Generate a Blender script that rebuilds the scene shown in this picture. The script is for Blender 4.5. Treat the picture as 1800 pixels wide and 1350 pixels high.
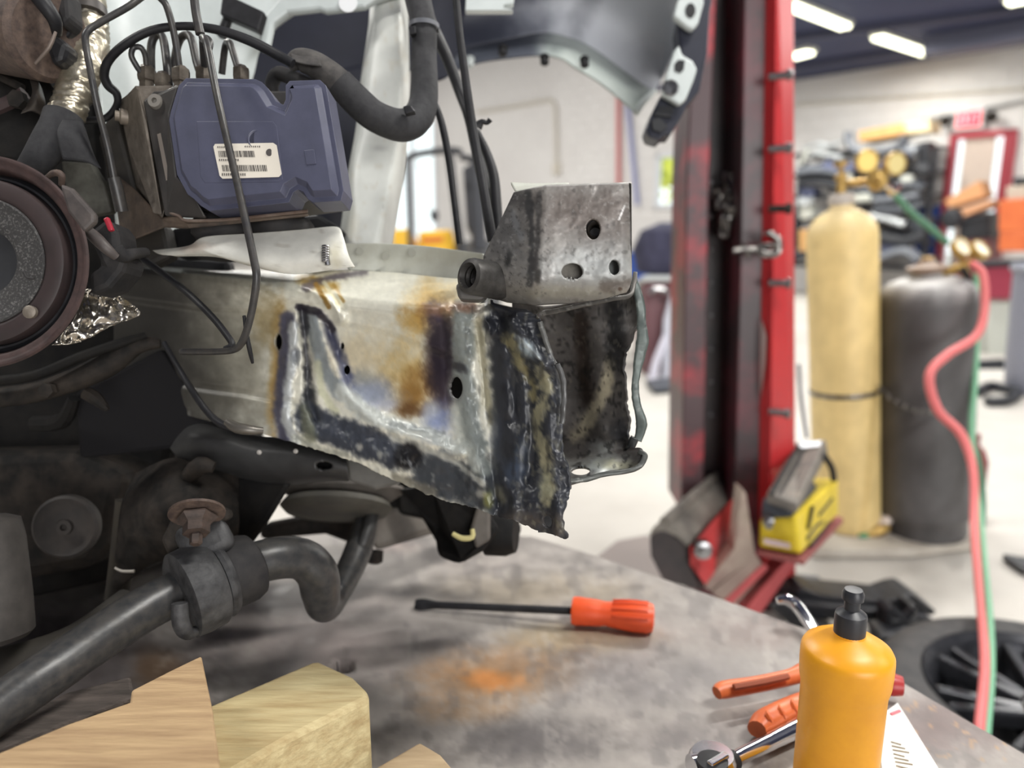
import bpy, bmesh, math, random
import numpy as np
from mathutils import Vector, Matrix
random.seed(4)
for o in list(bpy.data.objects): bpy.data.objects.remove(o)
SC = bpy.context.scene
COLL = SC.collection
# ---------------------------------------------------------------- camera, sky, lights
F = 1300.0                                   # focal length in pixels of an 1800x1350 frame
PITCH = math.atan(275 / F)
SP, CP = math.sin(PITCH), math.cos(PITCH)
CAM = Vector((0, 0, 1.05))
RX, UP, FW = Vector((1, 0, 0)), Vector((0, SP, CP)), Vector((0, CP, -SP))
cd = bpy.data.cameras.new('camera'); cam = bpy.data.objects.new('camera', cd); COLL.objects.link(cam)
cam.location = CAM; cam.rotation_euler = (math.pi/2 - PITCH, 0, 0)
cd.sensor_width = 36; cd.lens = 36 * F / 1800; cd.clip_start = .02
cd.dof.use_dof = True; cd.dof.focus_distance = .51; cd.dof.aperture_fstop = 3.9
SC.camera = cam
wd = bpy.data.worlds.new('sky'); SC.world = wd; wd.use_nodes = True
bg = wd.node_tree.nodes['Background']; bg.inputs[0].default_value = (.93, .97, 1, 1); bg.inputs[1].default_value = 2.0
SC.view_settings.view_transform = 'Standard'; SC.view_settings.look = 'None'
SC.view_settings.gamma = 1; SC.view_settings.use_curve_mapping = False; SC.view_settings.exposure = 0.0
def area(name, loc, rot, sx, sy, e, col=(1, 1, 1)):
    l = bpy.data.lights.new(name, 'AREA'); l.shape = 'RECTANGLE'; l.size = sx; l.size_y = sy; l.energy = e; l.color = col
    o = bpy.data.objects.new(name, l); COLL.objects.link(o); o.location = loc; o.rotation_euler = rot
area('added_door_fill', (3.0, -6.8, 1.8), (math.radians(90), 0, math.radians(12)), 4.4, 3.2, 360, (1, .98, .95))  # unseen area light added behind the camera to light the car front
for x, y, e in [(1.4, .2, 150), (-2.2, .2, 90), (4.5, .8, 110), (1.6, 3.2, 170), (4.6, 4.0, 120), (-2.2, 3.6, 200), (2.2, 6.2, 150), (-2.5, 6.5, 160), (6.0, 6.3, 150), (-1.5, 12.5, 620), (-6, 17, 620)]:
    area('unseen_tube_light', (x, y, 3.33 if e < 600 else 5.8), (0, 0, .3), 1.3, .22, e*.56, (1, .98, .93))  # unseen ceiling rows; the high strong ones are added to brighten the left wall

# ---------------------------------------------------------------- helpers
def P(px, py, d): return CAM + RX*((px-900)/F*d) + UP*(-(py-675)/F*d) + FW*d
def ray(px, py): return RX*((px-900)/F) + UP*(-(py-675)/F) + FW
def W(px, py, z):
    r = ray(px, py); return CAM + r*((z-CAM.z)/r.z)
DECK = .62
WU = Vector((.669, -.743, 0)).normalized(); WN = Vector((-.743, -.669, 0)).normalized()
WP = P(1710, 300, 10.5); WP.z = 0
def wall(px, py, off=0):
    r = ray(px, py); q = WP + WN*off
    return CAM + r*((q-CAM).dot(WN)/r.dot(WN))
def s_of(px, py=400): return (wall(px, py)-WP).dot(WU)
def wpt(s, z, off=0):
    v = WP + WU*s + WN*off; return Vector((v.x, v.y, z))
WL = {}
def T(name, label, cat, loc, group=None):
    o = bpy.data.objects.new(name, None); COLL.objects.link(o); o.location = loc; o.empty_display_size = .05
    o['label'] = label; o['category'] = cat
    if group: o['group'] = group
    WL[o.name] = Vector(loc); return o
def lin(c):
    c = np.asarray(c, float)/255.0
    return np.where(c <= .04045, c/12.92, ((c+.055)/1.055)**2.4)
def L3(c): return tuple(float(v) for v in lin(c))+(1.0,)
def M(name, geo, mat, parent=None, tag=None, smooth=True, bevel=0, solid=0, cols=None, kind=None, label=None, seg=2, auto=40):
    vs, fs = geo
    vs = [Vector(v) for v in vs]
    if parent is None:
        lo = Vector((min(v.x for v in vs), min(v.y for v in vs), min(v.z for v in vs)))
        hi = Vector((max(v.x for v in vs), max(v.y for v in vs), max(v.z for v in vs)))
        org = Vector(((lo.x+hi.x)/2, (lo.y+hi.y)/2, lo.z)); loc = org
    else:
        org = WL[parent.name]; loc = Vector((0, 0, 0))
    me = bpy.data.meshes.new(name); me.from_pydata([tuple(v-org) for v in vs], [], fs)
    bm = bmesh.new(); bm.from_mesh(me)
    if solid == 0: bmesh.ops.recalc_face_normals(bm, faces=bm.faces)
    bm.to_mesh(me); bm.free()
    if cols is not None:
        at = me.color_attributes.new('Col', 'FLOAT_COLOR', 'POINT')
        a = np.ones((len(vs), 4)); a[:, :3] = lin(np.clip(np.asarray(cols).reshape(-1, 3), 0, 255)); at.data.foreach_set('color', a.ravel())
    if smooth:
        me.shade_smooth()
        try: me.set_sharp_from_angle(angle=math.radians(auto))
        except Exception: pass
    me.materials.append(mat)
    o = bpy.data.objects.new(name, me); COLL.objects.link(o); o.location = loc
    if parent is not None: o.parent = parent
    WL[o.name] = org
    if solid:
        m = o.modifiers.new('Solidify', 'SOLIDIFY'); m.thickness = solid; m.offset = -1
    if bevel:
        m = o.modifiers.new('Bevel', 'BEVEL'); m.width = bevel; m.segments = seg; m.limit_method = 'ANGLE'; m.angle_limit = math.radians(35)
    if tag:
        o['label'] = tag[0]; o['category'] = tag[1]
        if len(tag) > 2: o['group'] = tag[2]
    if kind: o['kind'] = kind
    if label: o['label'] = label
    return o
def J(*gs):
    V, Fc = [], []
    for v, f in gs:
        k = len(V); V += list(v); Fc += [tuple(i+k for i in q) for q in f]
    return V, Fc
def cat(p, k):
    if k <= 1 or len(p) < 3: return list(p)
    out = []
    n = len(p)
    for i in range(n-1):
        a, b, c, d = p[max(i-1, 0)], p[i], p[i+1], p[min(i+2, n-1)]
        for j in range(k):
            t = j/k; t2 = t*t; t3 = t2*t
            out.append(.5*((2*b)+(c-a)*t+(2*a-5*b+4*c-d)*t2+(3*b-a-3*c+d)*t3))
    out.append(p[-1]); return out
def tube(pts, r, n=12, k=6, squash=1.0):
    pts = [np.array(tuple(v)) for v in pts]
    if not hasattr(r, '__len__'): r = [r]*len(pts)
    q = cat([np.append(p, rr) for p, rr in zip(pts, r)], k)
    C = [Vector(v[:3]) for v in q]; R = [max(v[3], 1e-5) for v in q]
    V, Fc = [], []
    t0 = (C[1]-C[0]).normalized(); u = t0.orthogonal().normalized()
    for i, c in enumerate(C):
        t = (C[min(i+1, len(C)-1)]-C[max(i-1, 0)]).normalized()
        u = (u-t*u.dot(t)).normalized(); w = t.cross(u)
        for j in range(n):
            a = 2*math.pi*j/n; V.append(c+(u*math.cos(a)+w*math.sin(a)*squash)*R[i])
    m = len(C)
    for i in range(m-1):
        for j in range(n):
            Fc.append((i*n+j, i*n+(j+1) % n, (i+1)*n+(j+1) % n, (i+1)*n+j))
    Fc.append(tuple(range(n-1, -1, -1))); Fc.append(tuple((m-1)*n+j for j in range(n)))
    return V, Fc
def tpx(pts, rp, n=12, k=6):
    rs = rp if hasattr(rp, '__len__') else [rp]*len(pts)
    return tube([P(*p) for p in pts], [a*p[2]/F for a, p in zip(rs, pts)], n, k)
def prism(poly, vec):
    n = len(poly); V = [Vector(p) for p in poly]; V += [p+vec for p in V]
    return V, [tuple(range(n)), tuple(range(2*n-1, n-1, -1))]+[(i, i+n, (i+1) % n+n, (i+1) % n) for i in range(n)]
def slab(poly, d, th, vec=None):
    f = d if callable(d) else (lambda x, y: d)
    return prism([P(x, y, f(x, y)) for x, y in poly], (vec or FW)*th)
def box(c, ax, ay, az):
    c = Vector(c); V = [c+ax*i+ay*j+az*k for i in (-1, 1) for j in (-1, 1) for k in (-1, 1)]
    return V, [(0, 1, 3, 2), (4, 6, 7, 5), (0, 4, 5, 1), (2, 3, 7, 6), (0, 2, 6, 4), (1, 5, 7, 3)]
X, Y, Z = Vector((1, 0, 0)), Vector((0, 1, 0)), Vector((0, 0, 1))
def bx(c, sx, sy, sz, rz=0):
    a = Vector((math.cos(rz), math.sin(rz), 0)); b = Vector((-math.sin(rz), math.cos(rz), 0))
    return box(c, a*sx/2, b*sy/2, Z*sz/2)
def lathe(prof, o, axis=Z, n=32, ref=None):
    axis = Vector(axis).normalized(); u = (Vector(ref) if ref else axis.orthogonal()); u = (u-axis*u.dot(axis)).normalized(); w = axis.cross(u); o = Vector(o)
    V, Fc = [], []
    for r, h in prof:
        for j in range(n):
            a = 2*math.pi*j/n; V.append(o+axis*h+(u*math.cos(a)+w*math.sin(a))*max(r, 1e-5))
    for i in range(len(prof)-1):
        for j in range(n): Fc.append((i*n+j, i*n+(j+1) % n, (i+1)*n+(j+1) % n, (i+1)*n+j))
    if prof[0] != prof[-1]:
        Fc.append(tuple(range(n-1, -1, -1))); m = len(prof)-1; Fc.append(tuple(m*n+j for j in range(n)))
    else:
        m = len(prof)-1
        V = V[:m*n]; Fc = [tuple(i if i < m*n else i-m*n for i in f) for f in Fc]
    return V, Fc
# --- dense sheet patches
RT = np.random.RandomState(7).rand(256, 256)
def vn(x, y):
    xi = np.floor(x).astype(int); yi = np.floor(y).astype(int); fx = x-xi; fy = y-yi
    fx = fx*fx*(3-2*fx); fy = fy*fy*(3-2*fy)
    g = lambda a, b: RT[a % 256, b % 256]
    return (g(xi, yi)*(1-fx)+g(xi+1, yi)*fx)*(1-fy)+(g(xi, yi+1)*(1-fx)+g(xi+1, yi+1)*fx)*fy
def fbm(x, y, s, o=4):
    v = 0; a = .5; t = 0
    for i in range(o):
        v = v+a*vn(x/s*2**i+i*17.3, y/s*2**i+i*9.1); t += a; a *= .55
    return v/t
def catm(A, k):
    A = np.asarray(A, float); n = len(A)
    t = np.linspace(0, n-1, (n-1)*k+1); i = np.minimum(t.astype(int), n-2); f = (t-i).reshape((-1,)+(1,)*(A.ndim-1))
    a, b, c, d = A[np.maximum(i-1, 0)], A[i], A[i+1], A[np.minimum(i+2, n-1)]
    return .5*((2*b)+(c-a)*f+(2*a-5*b+4*c-d)*f**2+(3*b-a-3*c+d)*f**3)
def patch(grid, ku, kv):
    A = catm(np.asarray(grid, float), ku)               # rows
    A = catm(np.swapaxes(A, 0, 1), kv); return np.swapaxes(A, 0, 1)
def gridmesh(G, holes=(), warp=True):
    h, w = G.shape[:2]; X_, Y_ = G[..., 0].copy(), G[..., 1].copy()
    Fc = []; keep = np.ones((h-1, w-1), bool)
    cx = (X_[:-1, :-1]+X_[1:, 1:])/2; cy = (Y_[:-1, :-1]+Y_[1:, 1:])/2
    for (hx, hy, rx, ry) in holes:
        keep &= ((cx-hx)/rx)**2+((cy-hy)/ry)**2 > 1
    for (hx, hy, rx, ry) in holes:
        gone = ((cx-hx)/rx)**2+((cy-hy)/ry)**2 <= 1; a = np.zeros((h, w), bool); b = np.zeros((h, w), bool)
        for di in (0, 1):
            for dj in (0, 1):
                a[di:h-1+di, dj:w-1+dj] |= gone; b[di:h-1+di, dj:w-1+dj] |= ~gone
        m = a & b; q = np.sqrt(((X_[m]-hx)/rx)**2+((Y_[m]-hy)/ry)**2)+1e-6
        X_[m] = hx+(X_[m]-hx)/q; Y_[m] = hy+(Y_[m]-hy)/q
    V = [P(X_[i, j], Y_[i, j], G[i, j, 2]) for i in range(h) for j in range(w)]
    for i in range(h-1):
        for j in range(w-1):
            if keep[i, j]: Fc.append((i*w+j, (i+1)*w+j, (i+1)*w+j+1, i*w+j+1))
    return V, Fc
def dseg(Xp, Yp, pts):
    D = np.full(Xp.shape, 1e9)
    for (x0, y0), (x1, y1) in zip(pts[:-1], pts[1:]):
        dx, dy = x1-x0, y1-y0; t = np.clip(((Xp-x0)*dx+(Yp-y0)*dy)/(dx*dx+dy*dy+1e-9), 0, 1)
        D = np.minimum(D, np.hypot(Xp-x0-t*dx, Yp-y0-t*dy))
    return D
def sst(a, b, x): t = np.clip((x-a)/(b-a), 0, 1); return t*t*(3-2*t)
class Paint:
    def __init__(s, X_, Y_, base):
        s.x, s.y = X_, Y_; s.c = np.ones(X_.shape+(3,))*np.array(base, float)
        s.n = fbm(X_, Y_, 26)-.5; s.f = fbm(X_+91, Y_+33, 7, 3)-.5
    def mix(s, a, col): s.c = s.c*(1-a[..., None])+np.array(col, float)*a[..., None]; return s
    def blob(s, x, y, rx, ry, col, a=1, soft=.5, rot=0, warp=.8):
        c, sn = math.cos(math.radians(rot)), math.sin(math.radians(rot)); u = (s.x-x)*c+(s.y-y)*sn; v = -(s.x-x)*sn+(s.y-y)*c
        q = np.hypot(u/rx, v/ry)+s.n*warp+s.f*warp*.5
        return s.mix(a*(1-sst(1-soft, 1+soft*.3, q)), col)
    def stroke(s, pts, w, col, a=1, soft=.6, warp=.7):
        q = dseg(s.x, s.y, pts)/w+s.n*warp+s.f*warp*.6
        return s.mix(a*(1-sst(1-soft, 1.1, q)), col)
    def speck(s, col, a=1, sc=6, thr=.62, box=None):
        m = sst(thr, thr+.08, fbm(s.x+sc*31, s.y+sc*7, sc, 3))*a
        if box: m = m*(1-sst(.7, 1.2, np.hypot((s.x-box[0])/box[2], (s.y-box[1])/box[3])))
        return s.mix(m, col)
    def mott(s, amt, sc=12):
        s.c = s.c*(1+amt*(fbm(s.x+5, s.y+3, sc)-.5)[..., None]*2); return s
# --- materials
def mt(name, c, rough=.5, metal=0, c2=None, scale=60, bump=0, bscale=None, spec=.5, stretch=(1, 1, 1), rot=(0, 0, 0), lo=.35, hi=.65, emit=None, es=1, coat=0):
    m = bpy.data.materials.new(name); m.use_nodes = True; nt = m.node_tree; b = nt.nodes['Principled BSDF']
    b.inputs['Base Color'].default_value = L3(c); b.inputs['Roughness'].default_value = rough; b.inputs['Metallic'].default_value = metal
    b.inputs['Specular IOR Level'].default_value = spec; b.inputs['Coat Weight'].default_value = coat
    if c2 is not None or bump:
        tc = nt.nodes.new('ShaderNodeTexCoord'); mp = nt.nodes.new('ShaderNodeMapping'); mp.inputs['Scale'].default_value = stretch; mp.inputs['Rotation'].default_value = rot
        nt.links.new(tc.outputs['Object'], mp.inputs[0])
    if c2 is not None:
        n = nt.nodes.new('ShaderNodeTexNoise'); n.inputs['Scale'].default_value = scale; n.inputs['Detail'].default_value = 6; n.inputs['Roughness'].default_value = .62
        nt.links.new(mp.outputs[0], n.inputs['Vector'])
        r = nt.nodes.new('ShaderNodeValToRGB'); r.color_ramp.elements[0].position = lo; r.color_ramp.elements[1].position = hi
        r.color_ramp.elements[0].color = L3(c); r.color_ramp.elements[1].color = L3(c2)
        nt.links.new(n.outputs[0], r.inputs[0]); nt.links.new(r.outputs[0], b.inputs['Base Color'])
    if bump: addbump(nt, b, mp.outputs[0], bump, bscale or scale)
    if emit: b.inputs['Emission Color'].default_value = L3(emit); b.inputs['Emission Strength'].default_value = es
    return m
def addbump(nt, b, vec, bump, sc):
    n = nt.nodes.new('ShaderNodeTexNoise'); n.inputs['Scale'].default_value = sc; n.inputs['Detail'].default_value = 5
    bp = nt.nodes.new('ShaderNodeBump'); bp.inputs['Strength'].default_value = bump; bp.inputs['Distance'].default_value = .25/sc
    nt.links.new(vec, n.inputs['Vector']); nt.links.new(n.outputs[0], bp.inputs['Height']); nt.links.new(bp.outputs[0], b.inputs['Normal'])
def vm(name, rough=.5, metal=0, bump=.3, bscale=400, var=.25, vscale=300, spec=.5, rvar=0):
    m = bpy.data.materials.new(name); m.use_nodes = True; nt = m.node_tree; b = nt.nodes['Principled BSDF']
    a = nt.nodes.new('ShaderNodeAttribute'); a.attribute_name = 'Col'; tc = nt.nodes.new('ShaderNodeTexCoord')
    n = nt.nodes.new('ShaderNodeTexNoise'); n.inputs['Scale'].default_value = vscale; n.inputs['Detail'].default_value = 6
    nt.links.new(tc.outputs['Object'], n.inputs['Vector'])
    mr = nt.nodes.new('ShaderNodeMapRange'); mr.inputs['From Min'].default_value = .3; mr.inputs['From Max'].default_value = .7; mr.inputs['To Min'].default_value = 1-var; mr.inputs['To Max'].default_value = 1+var
    nt.links.new(n.outputs[0], mr.inputs[0])
    mx = nt.nodes.new('ShaderNodeMix'); mx.data_type = 'RGBA'; mx.blend_type = 'MULTIPLY'; mx.inputs[0].default_value = 1
    nt.links.new(a.outputs['Color'], mx.inputs[6]); nt.links.new(mr.outputs[0], mx.inputs[7]); nt.links.new(mx.outputs[2], b.inputs['Base Color'])
    b.inputs['Roughness'].default_value = rough; b.inputs['Metallic'].default_value = metal; b.inputs['Specular IOR Level'].default_value = spec
    if rvar:
        m2 = nt.nodes.new('ShaderNodeMapRange'); m2.inputs['From Min'].default_value = .3; m2.inputs['From Max'].default_value = .7; m2.inputs['To Min'].default_value = rough-rvar; m2.inputs['To Max'].default_value = rough+rvar
        nt.links.new(n.outputs[0], m2.inputs[0]); nt.links.new(m2.outputs[0], b.inputs['Roughness'])
    if bump: addbump(nt, b, tc.outputs['Object'], bump, bscale)
    return m
def glassmat(name, col=(247, 250, 249)):
    m = bpy.data.materials.new(name); m.use_nodes = True; nt = m.node_tree; nt.nodes.remove(nt.nodes['Principled BSDF'])
    t = nt.nodes.new('ShaderNodeBsdfTransparent'); t.inputs[0].default_value = L3(col); g = nt.nodes.new('ShaderNodeBsdfGlossy'); g.inputs['Roughness'].default_value = .05
    x = nt.nodes.new('ShaderNodeMixShader'); x.inputs[0].default_value = .06
    nt.links.new(t.outputs[0], x.inputs[1]); nt.links.new(g.outputs[0], x.inputs[2]); nt.links.new(x.outputs[0], nt.nodes['Material Output'].inputs[0]); return m
MT = dict(
 black=mt('black_plastic', (24, 24, 27), .5, c2=(36, 36, 39), scale=90, spec=.35),
 rubber=mt('dull_rubber', (36, 36, 38), .7, c2=(52, 50, 50), scale=70, bump=.15, spec=.3),
 line=mt('coated_line', (44, 44, 46), .38, c2=(66, 63, 60), scale=120),
 grime=mt('grimy_iron', (24, 23, 22), .75, c2=(54, 48, 43), scale=45, bump=.35, spec=.25),
 darkiron=mt('dark_iron', (15, 15, 16), .7, c2=(30, 28, 26), scale=40, bump=.3, spec=.2),
 rust=mt('rusty_steel', (66, 54, 50), .7, c2=(98, 82, 72), scale=160, bump=.3),
 rustb=mt('brown_rim', (54, 43, 42), .6, c2=(72, 56, 54), scale=130, bump=.12, spec=.35),
 white=mt('white_paint', (206, 212, 210), .42, c2=(190, 196, 194), scale=30),
 steel=mt('bright_steel', (170, 170, 172), .28, 1, c2=(130, 130, 132), scale=150),
 chrome=mt('chrome', (225, 225, 228), .12, 1),
 barepipe=mt('satin_black_bar', (46, 47, 49), .36, c2=(68, 66, 64), scale=140, bump=.12),
 brass=mt('brass', (196, 164, 96), .4, .6, c2=(160, 130, 74), scale=80),
)
# ================================================================ SETTING
mfl = mt('concrete', (180, 175, 168), .7, c2=(200, 196, 189), scale=1.3, bump=.05, bscale=40)
M('floor', ([(-14, -8, 0), (18, -8, 0), (18, 32, 0), (-14, 32, 0)], [(0, 1, 2, 3)]), mfl, kind='structure', smooth=False)
CEIL = wall(1600, 110).z
mce = mt('navy_ceiling', (48, 54, 84), .8, c2=(58, 64, 94), scale=.9)
# block wall in wall coordinates
S0, S1 = -25.0, 23.2
SB, HI = s_of(1290), 6.2
M('ceiling', box(wpt((SB+S1+4)/2, CEIL+.1, 12), WU*(S1+4-SB)/2, WN*12.5, Z*.1), mce, kind='structure', smooth=False)
M('ceiling', box(wpt((SB+S0-6)/2, HI+.1, 12), WU*(SB-S0+6)/2, WN*12.5, Z*.1), mce, kind='structure', smooth=False)
M('trim_2', box(wpt(SB+.05, (CEIL+HI)/2+.1, 12), WU*.05, WN*12.5, Z*((HI-CEIL)/2-.1)), mce, kind='structure', smooth=False)
def op(x0, y0, x1, y1):
    a, b = wall(x0, y0), wall(x1, y1); return (s_of(x0), s_of(x1), min(a.z, b.z), max(a.z, b.z))
OPEN = [(s_of(1655), s_of(1768), 0, wall(1710, 233).z), op(1150, 272, 1203, 366), op(690, 195, 770, 450)]
mwl = mt('painted_block', (214, 211, 209), .75, c2=(224, 222, 220), scale=.5, bump=.1, bscale=30)
cuts_s = sorted({S0, S1}|{o[0] for o in OPEN}|{o[1] for o in OPEN}); cuts_s = sorted(set(cuts_s)|{SB}); cuts_z = sorted({0, CEIL, HI}|{o[2] for o in OPEN}|{o[3] for o in OPEN})
gs = []
def inopen(s, z, e=0): return any(o[0]-e < s < o[1]+e and o[2]-e < z < o[3]+e for o in OPEN)
for a, b in zip(cuts_s[:-1], cuts_s[1:]):
    for c, d in zip(cuts_z[:-1], cuts_z[1:]):
        if not inopen((a+b)/2, (c+d)/2) and not (c >= CEIL-.01 and a >= SB-.01): gs.append(box(wpt((a+b)/2, (c+d)/2, -.06), WU*(b-a)/2, WN*.05, Z*(d-c)/2))
wr = M('wall_right', J(*gs), mwl, kind='structure', smooth=False)
gs = []; bh, bl = .2, .405; row = 0; z = 0
while z < HI:
    s = S0-(bl/2 if row % 2 else 0)
    while s < (S1 if z < CEIL-.05 else SB-bl):
        a, b = s+.006, s+bl-.006; c, d = z+.006, min(z+bh, CEIL if z < CEIL-.05 else HI)-.006; parts = [(a, b)]
        for o in OPEN:
            if d > o[2] and c < o[3]:
                q = []
                for (e, f) in parts:
                    if f <= o[0] or e >= o[1]: q.append((e, f)); continue
                    if e < o[0]-.02: q.append((e, o[0]))
                    if f > o[1]+.02: q.append((o[1], f))
                parts = q
        for e, f in parts:
            if f-e > .02: gs.append(box(wpt((e+f)/2, (c+d)/2, -.0055+random.uniform(-.0006, .0006)), WU*(f-e)/2, WN*.008, Z*(d-c)/2))
        s += bl
    z += bh; row += 1
M('block', J(*gs), mwl, wr, kind='stuff', smooth=False)
M('wall_left', box((-10.1, 10, HI/2), X*.1, Y*18.5, Z*HI/2), mwl, kind='structure', smooth=False)
M('wall_back', J(box((-4.7, -7.1, HI/2), X*5.3, Y*.1, Z*HI/2), box((13.8, -7.1, HI/2), X*8.6, Y*.1, Z*HI/2), box((2.9, -7.1, (3.5+HI)/2), X*2.35, Y*.1, Z*(HI-3.5)/2)), mwl, kind='structure', smooth=False)
mblue = mt('blue_paint', (46, 84, 168), .5)
zb = wall(1628, 362).z
M('trim_1', box(wpt((s_of(1612)+s_of(1650))/2, zb/2, .012), WU*(s_of(1650)-s_of(1612))/2, WN*.006, Z*zb/2), mblue, kind='structure', smooth=False)
M('baseboard_right', box(wpt((S0+s_of(1300))/2, .28, .012), WU*(s_of(1300)-S0)/2, WN*.006, Z*.28), mblue, kind='structure', smooth=False)
# conduit, pipes on the wall
mcon = mt('painted_conduit', (204, 198, 186), .6)
c1 = T('wall_conduit', 'thin painted conduit bent down the white wall under the fender arch', 'pipe', wall(975, 290))
M('pipe_run', tube([wall(x, y, .05) for x, y in [(838, 197), (900, 187), (960, 176), (972, 180), (976, 195), (978, 290)]], .035, 8, 3), mcon, c1)
M('junction_box', box(wall(978, 296, .05), WU*.09, WN*.05, Z*.12), mcon, c1, smooth=False, bevel=.01)
mred = mt('red_pipe_paint', (206, 120, 118), .5); mpb = mt('pale_blue_pipe', (150, 156, 196), .5)
M('wall_pipe', tube([wall(1087, y, .07) for y in (60, 180, 330)], .045, 8, 1), mred, tag=('upright red painted pipe on the white wall behind the fender', 'pipe'))
M('wall_pipe', tube([wall(x, y, .07) for x, y in [(1096, 60), (1104, 190), (1120, 360)]], .045, 8, 2), mpb, tag=('slanting pale blue pipe on the white wall beside red pipe', 'pipe'))
M('wall_pipe', tube([wall(x, y, .05) for x, y in [(1398, 183), (1800, 155), (1900, 148)]], .02, 8, 1), mcon, tag=('long thin pale conduit high along the block wall', 'pipe'))
M('wall_pipe', tube([wall(x, y, .05) for x, y in [(1620, 212), (1800, 178), (1900, 160)]], .025, 8, 1), mt('grey_conduit', (150, 150, 150), .5), tag=('grey conduit running to the exit sign above door', 'pipe'))
# windows and door
mfr = mt('window_frame', (214, 216, 220), .5); mgl = glassmat('pane_glass')
def window(n, o, fw=.06, mull=0, mat=mfr):
    s0, s1, z0, z1 = o; g = []
    w = M('window_%d' % n, J(*[box(wpt((s0+s1)/2, z, 0), WU*(s1-s0)/2, WN*.05, Z*fw/2) for z in (z0+fw/2, z1-fw/2)],
          *[box(wpt(s, (z0+z1)/2, 0), WU*fw/2, WN*.05, Z*(z1-z0)/2) for s in [s0+fw/2, s1-fw/2]+[s0+(s1-s0)*(i+1)/(mull+1) for i in range(mull)]]), mat, kind='structure', smooth=False)
    M('pane', box(wpt((s0+s1)/2, (z0+z1)/2, -.02), WU*(s1-s0-fw)/2, WN*.004, Z*(z1-z0-fw)/2), mgl, w, smooth=False)
window(1, OPEN[1], .08, 0); window(2, OPEN[2], .1, 1)
mrd = mt('red_door_paint', (168, 52, 66), .45); mdp = mt('beige_door', (206, 190, 178), .6)
s0, s1, z0, z1 = OPEN[0]; fw = .08; sm = s_of(1752)
d = M('door_1', J(box(wpt((s0+s1)/2, z1-fw/2, .02), WU*(s1-s0)/2, WN*.07, Z*fw/2), *[box(wpt(s, z1/2, .02), WU*w/2, WN*.07, Z*z1/2) for s, w in ((s0+fw/2, fw), (sm, fw*.8), (s1-fw*.35, fw*.7))]), mrd, kind='structure', smooth=False)
M('pane', box(wpt((s0+s1)/2, z1/2, -.03), WU*(s1-s0)/2, WN*.004, Z*z1/2), mgl, d, smooth=False)
M('door_panel', box(wpt((s_of(1678)+s_of(1731))/2, z1/2, -.0), WU*(s_of(1731)-s_of(1678))/2, WN*.02, Z*(z1/2-.06)), mdp, d, smooth=False)
# outside shrub seen in the small window
def blobmesh(c, r, n, seed, sq=(1, 1, 1)):
    rr = random.Random(seed); g = []
    for i in range(n):
        v = Vector((rr.gauss(0, .5), rr.gauss(0, .5), rr.gauss(0, .5))); q = c+Vector((v.x*r*sq[0], v.y*r*sq[1], v.z*r*sq[2]))
        a = Vector((rr.gauss(0, 1), rr.gauss(0, 1), rr.gauss(0, 1))).normalized()*r*.16; b = a.orthogonal().normalized()*r*.09
        g.append(([q-a, q+b, q+a, q-b], [(0, 1, 2, 3)]))
    return J(*g)
M('shrub', blobmesh(wall(1172, 294, -3.5), 1.1, 260, 3, (.8, .8, .55)), mt('sunlit_leaves', (244, 242, 90), .6, c2=(226, 236, 96), scale=3), tag=('sunlit yellow green shrub outside the small window', 'shrub'), smooth=False, kind='stuff')
# exit sign
es = T('exit_sign', 'lit red exit sign with two lamp heads above the red door', 'sign', wall(1705, 222, .06))
ec = wall(1705, 210, .08); eh = .17
M('housing', box(ec, WU*.18, WN*.05, Z*.14), mt('sign_white', (230, 225, 225), .5), es, smooth=False, bevel=.01)
M('lit_panel', box(ec+WN*.055, WU*.155, WN*.006, Z*.105), mt('sign_red', (200, 40, 60), .4, emit=(235, 30, 60), es=.9), es, smooth=False)
mltr = mt('sign_letter', (255, 190, 195), .4, emit=(255, 150, 165), es=1.0)
def strokes(rows, c, w, h, t):
    g = []
    for (x0, y0), (x1, y1) in rows:
        a = Vector((x0*w, y0*h, 0)); b = Vector((x1*w, y1*h, 0)); m = (a+b)/2; dd = b-a; ln = dd.length/2+t/2; dd.normalize()
        e1 = WU*dd.x+Z*dd.y; e2 = -WU*dd.y+Z*dd.x
        g.append(box(c+WU*m.x+Z*m.y, e1*ln, e2*t/2, WN*.004))
    return J(*g)
for i, rows in enumerate([[((0, 0), (0, 1)), ((0, 0), (.8, 0)), ((0, .5), (.7, .5)), ((0, 1), (.8, 1))], [((0, 0), (.9, 1)), ((0, 1), (.9, 0))], [((.4, 0), (.4, 1))], [((.45, 0), (.45, 1)), ((0, 1), (.9, 1))]]):
    M('letter', strokes(rows, ec+WN*.064+WU*(-.125+i*.068)-Z*.06, .054, .12, .014), mltr, es, smooth=False)
for sx in (-1, 1):
    c = ec+WU*.27*sx+Z*.02
    M('lamp_head', lathe([(.03, 0), (.07, .05), (.075, .1), (.06, .1)], c, WN-Z*.3+WU*sx*.3, 14), MT['grime'], es)
    M('lamp_arm', tube([c, ec+WU*.16*sx], .018, 6, 1), MT['grime'], es)
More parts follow.
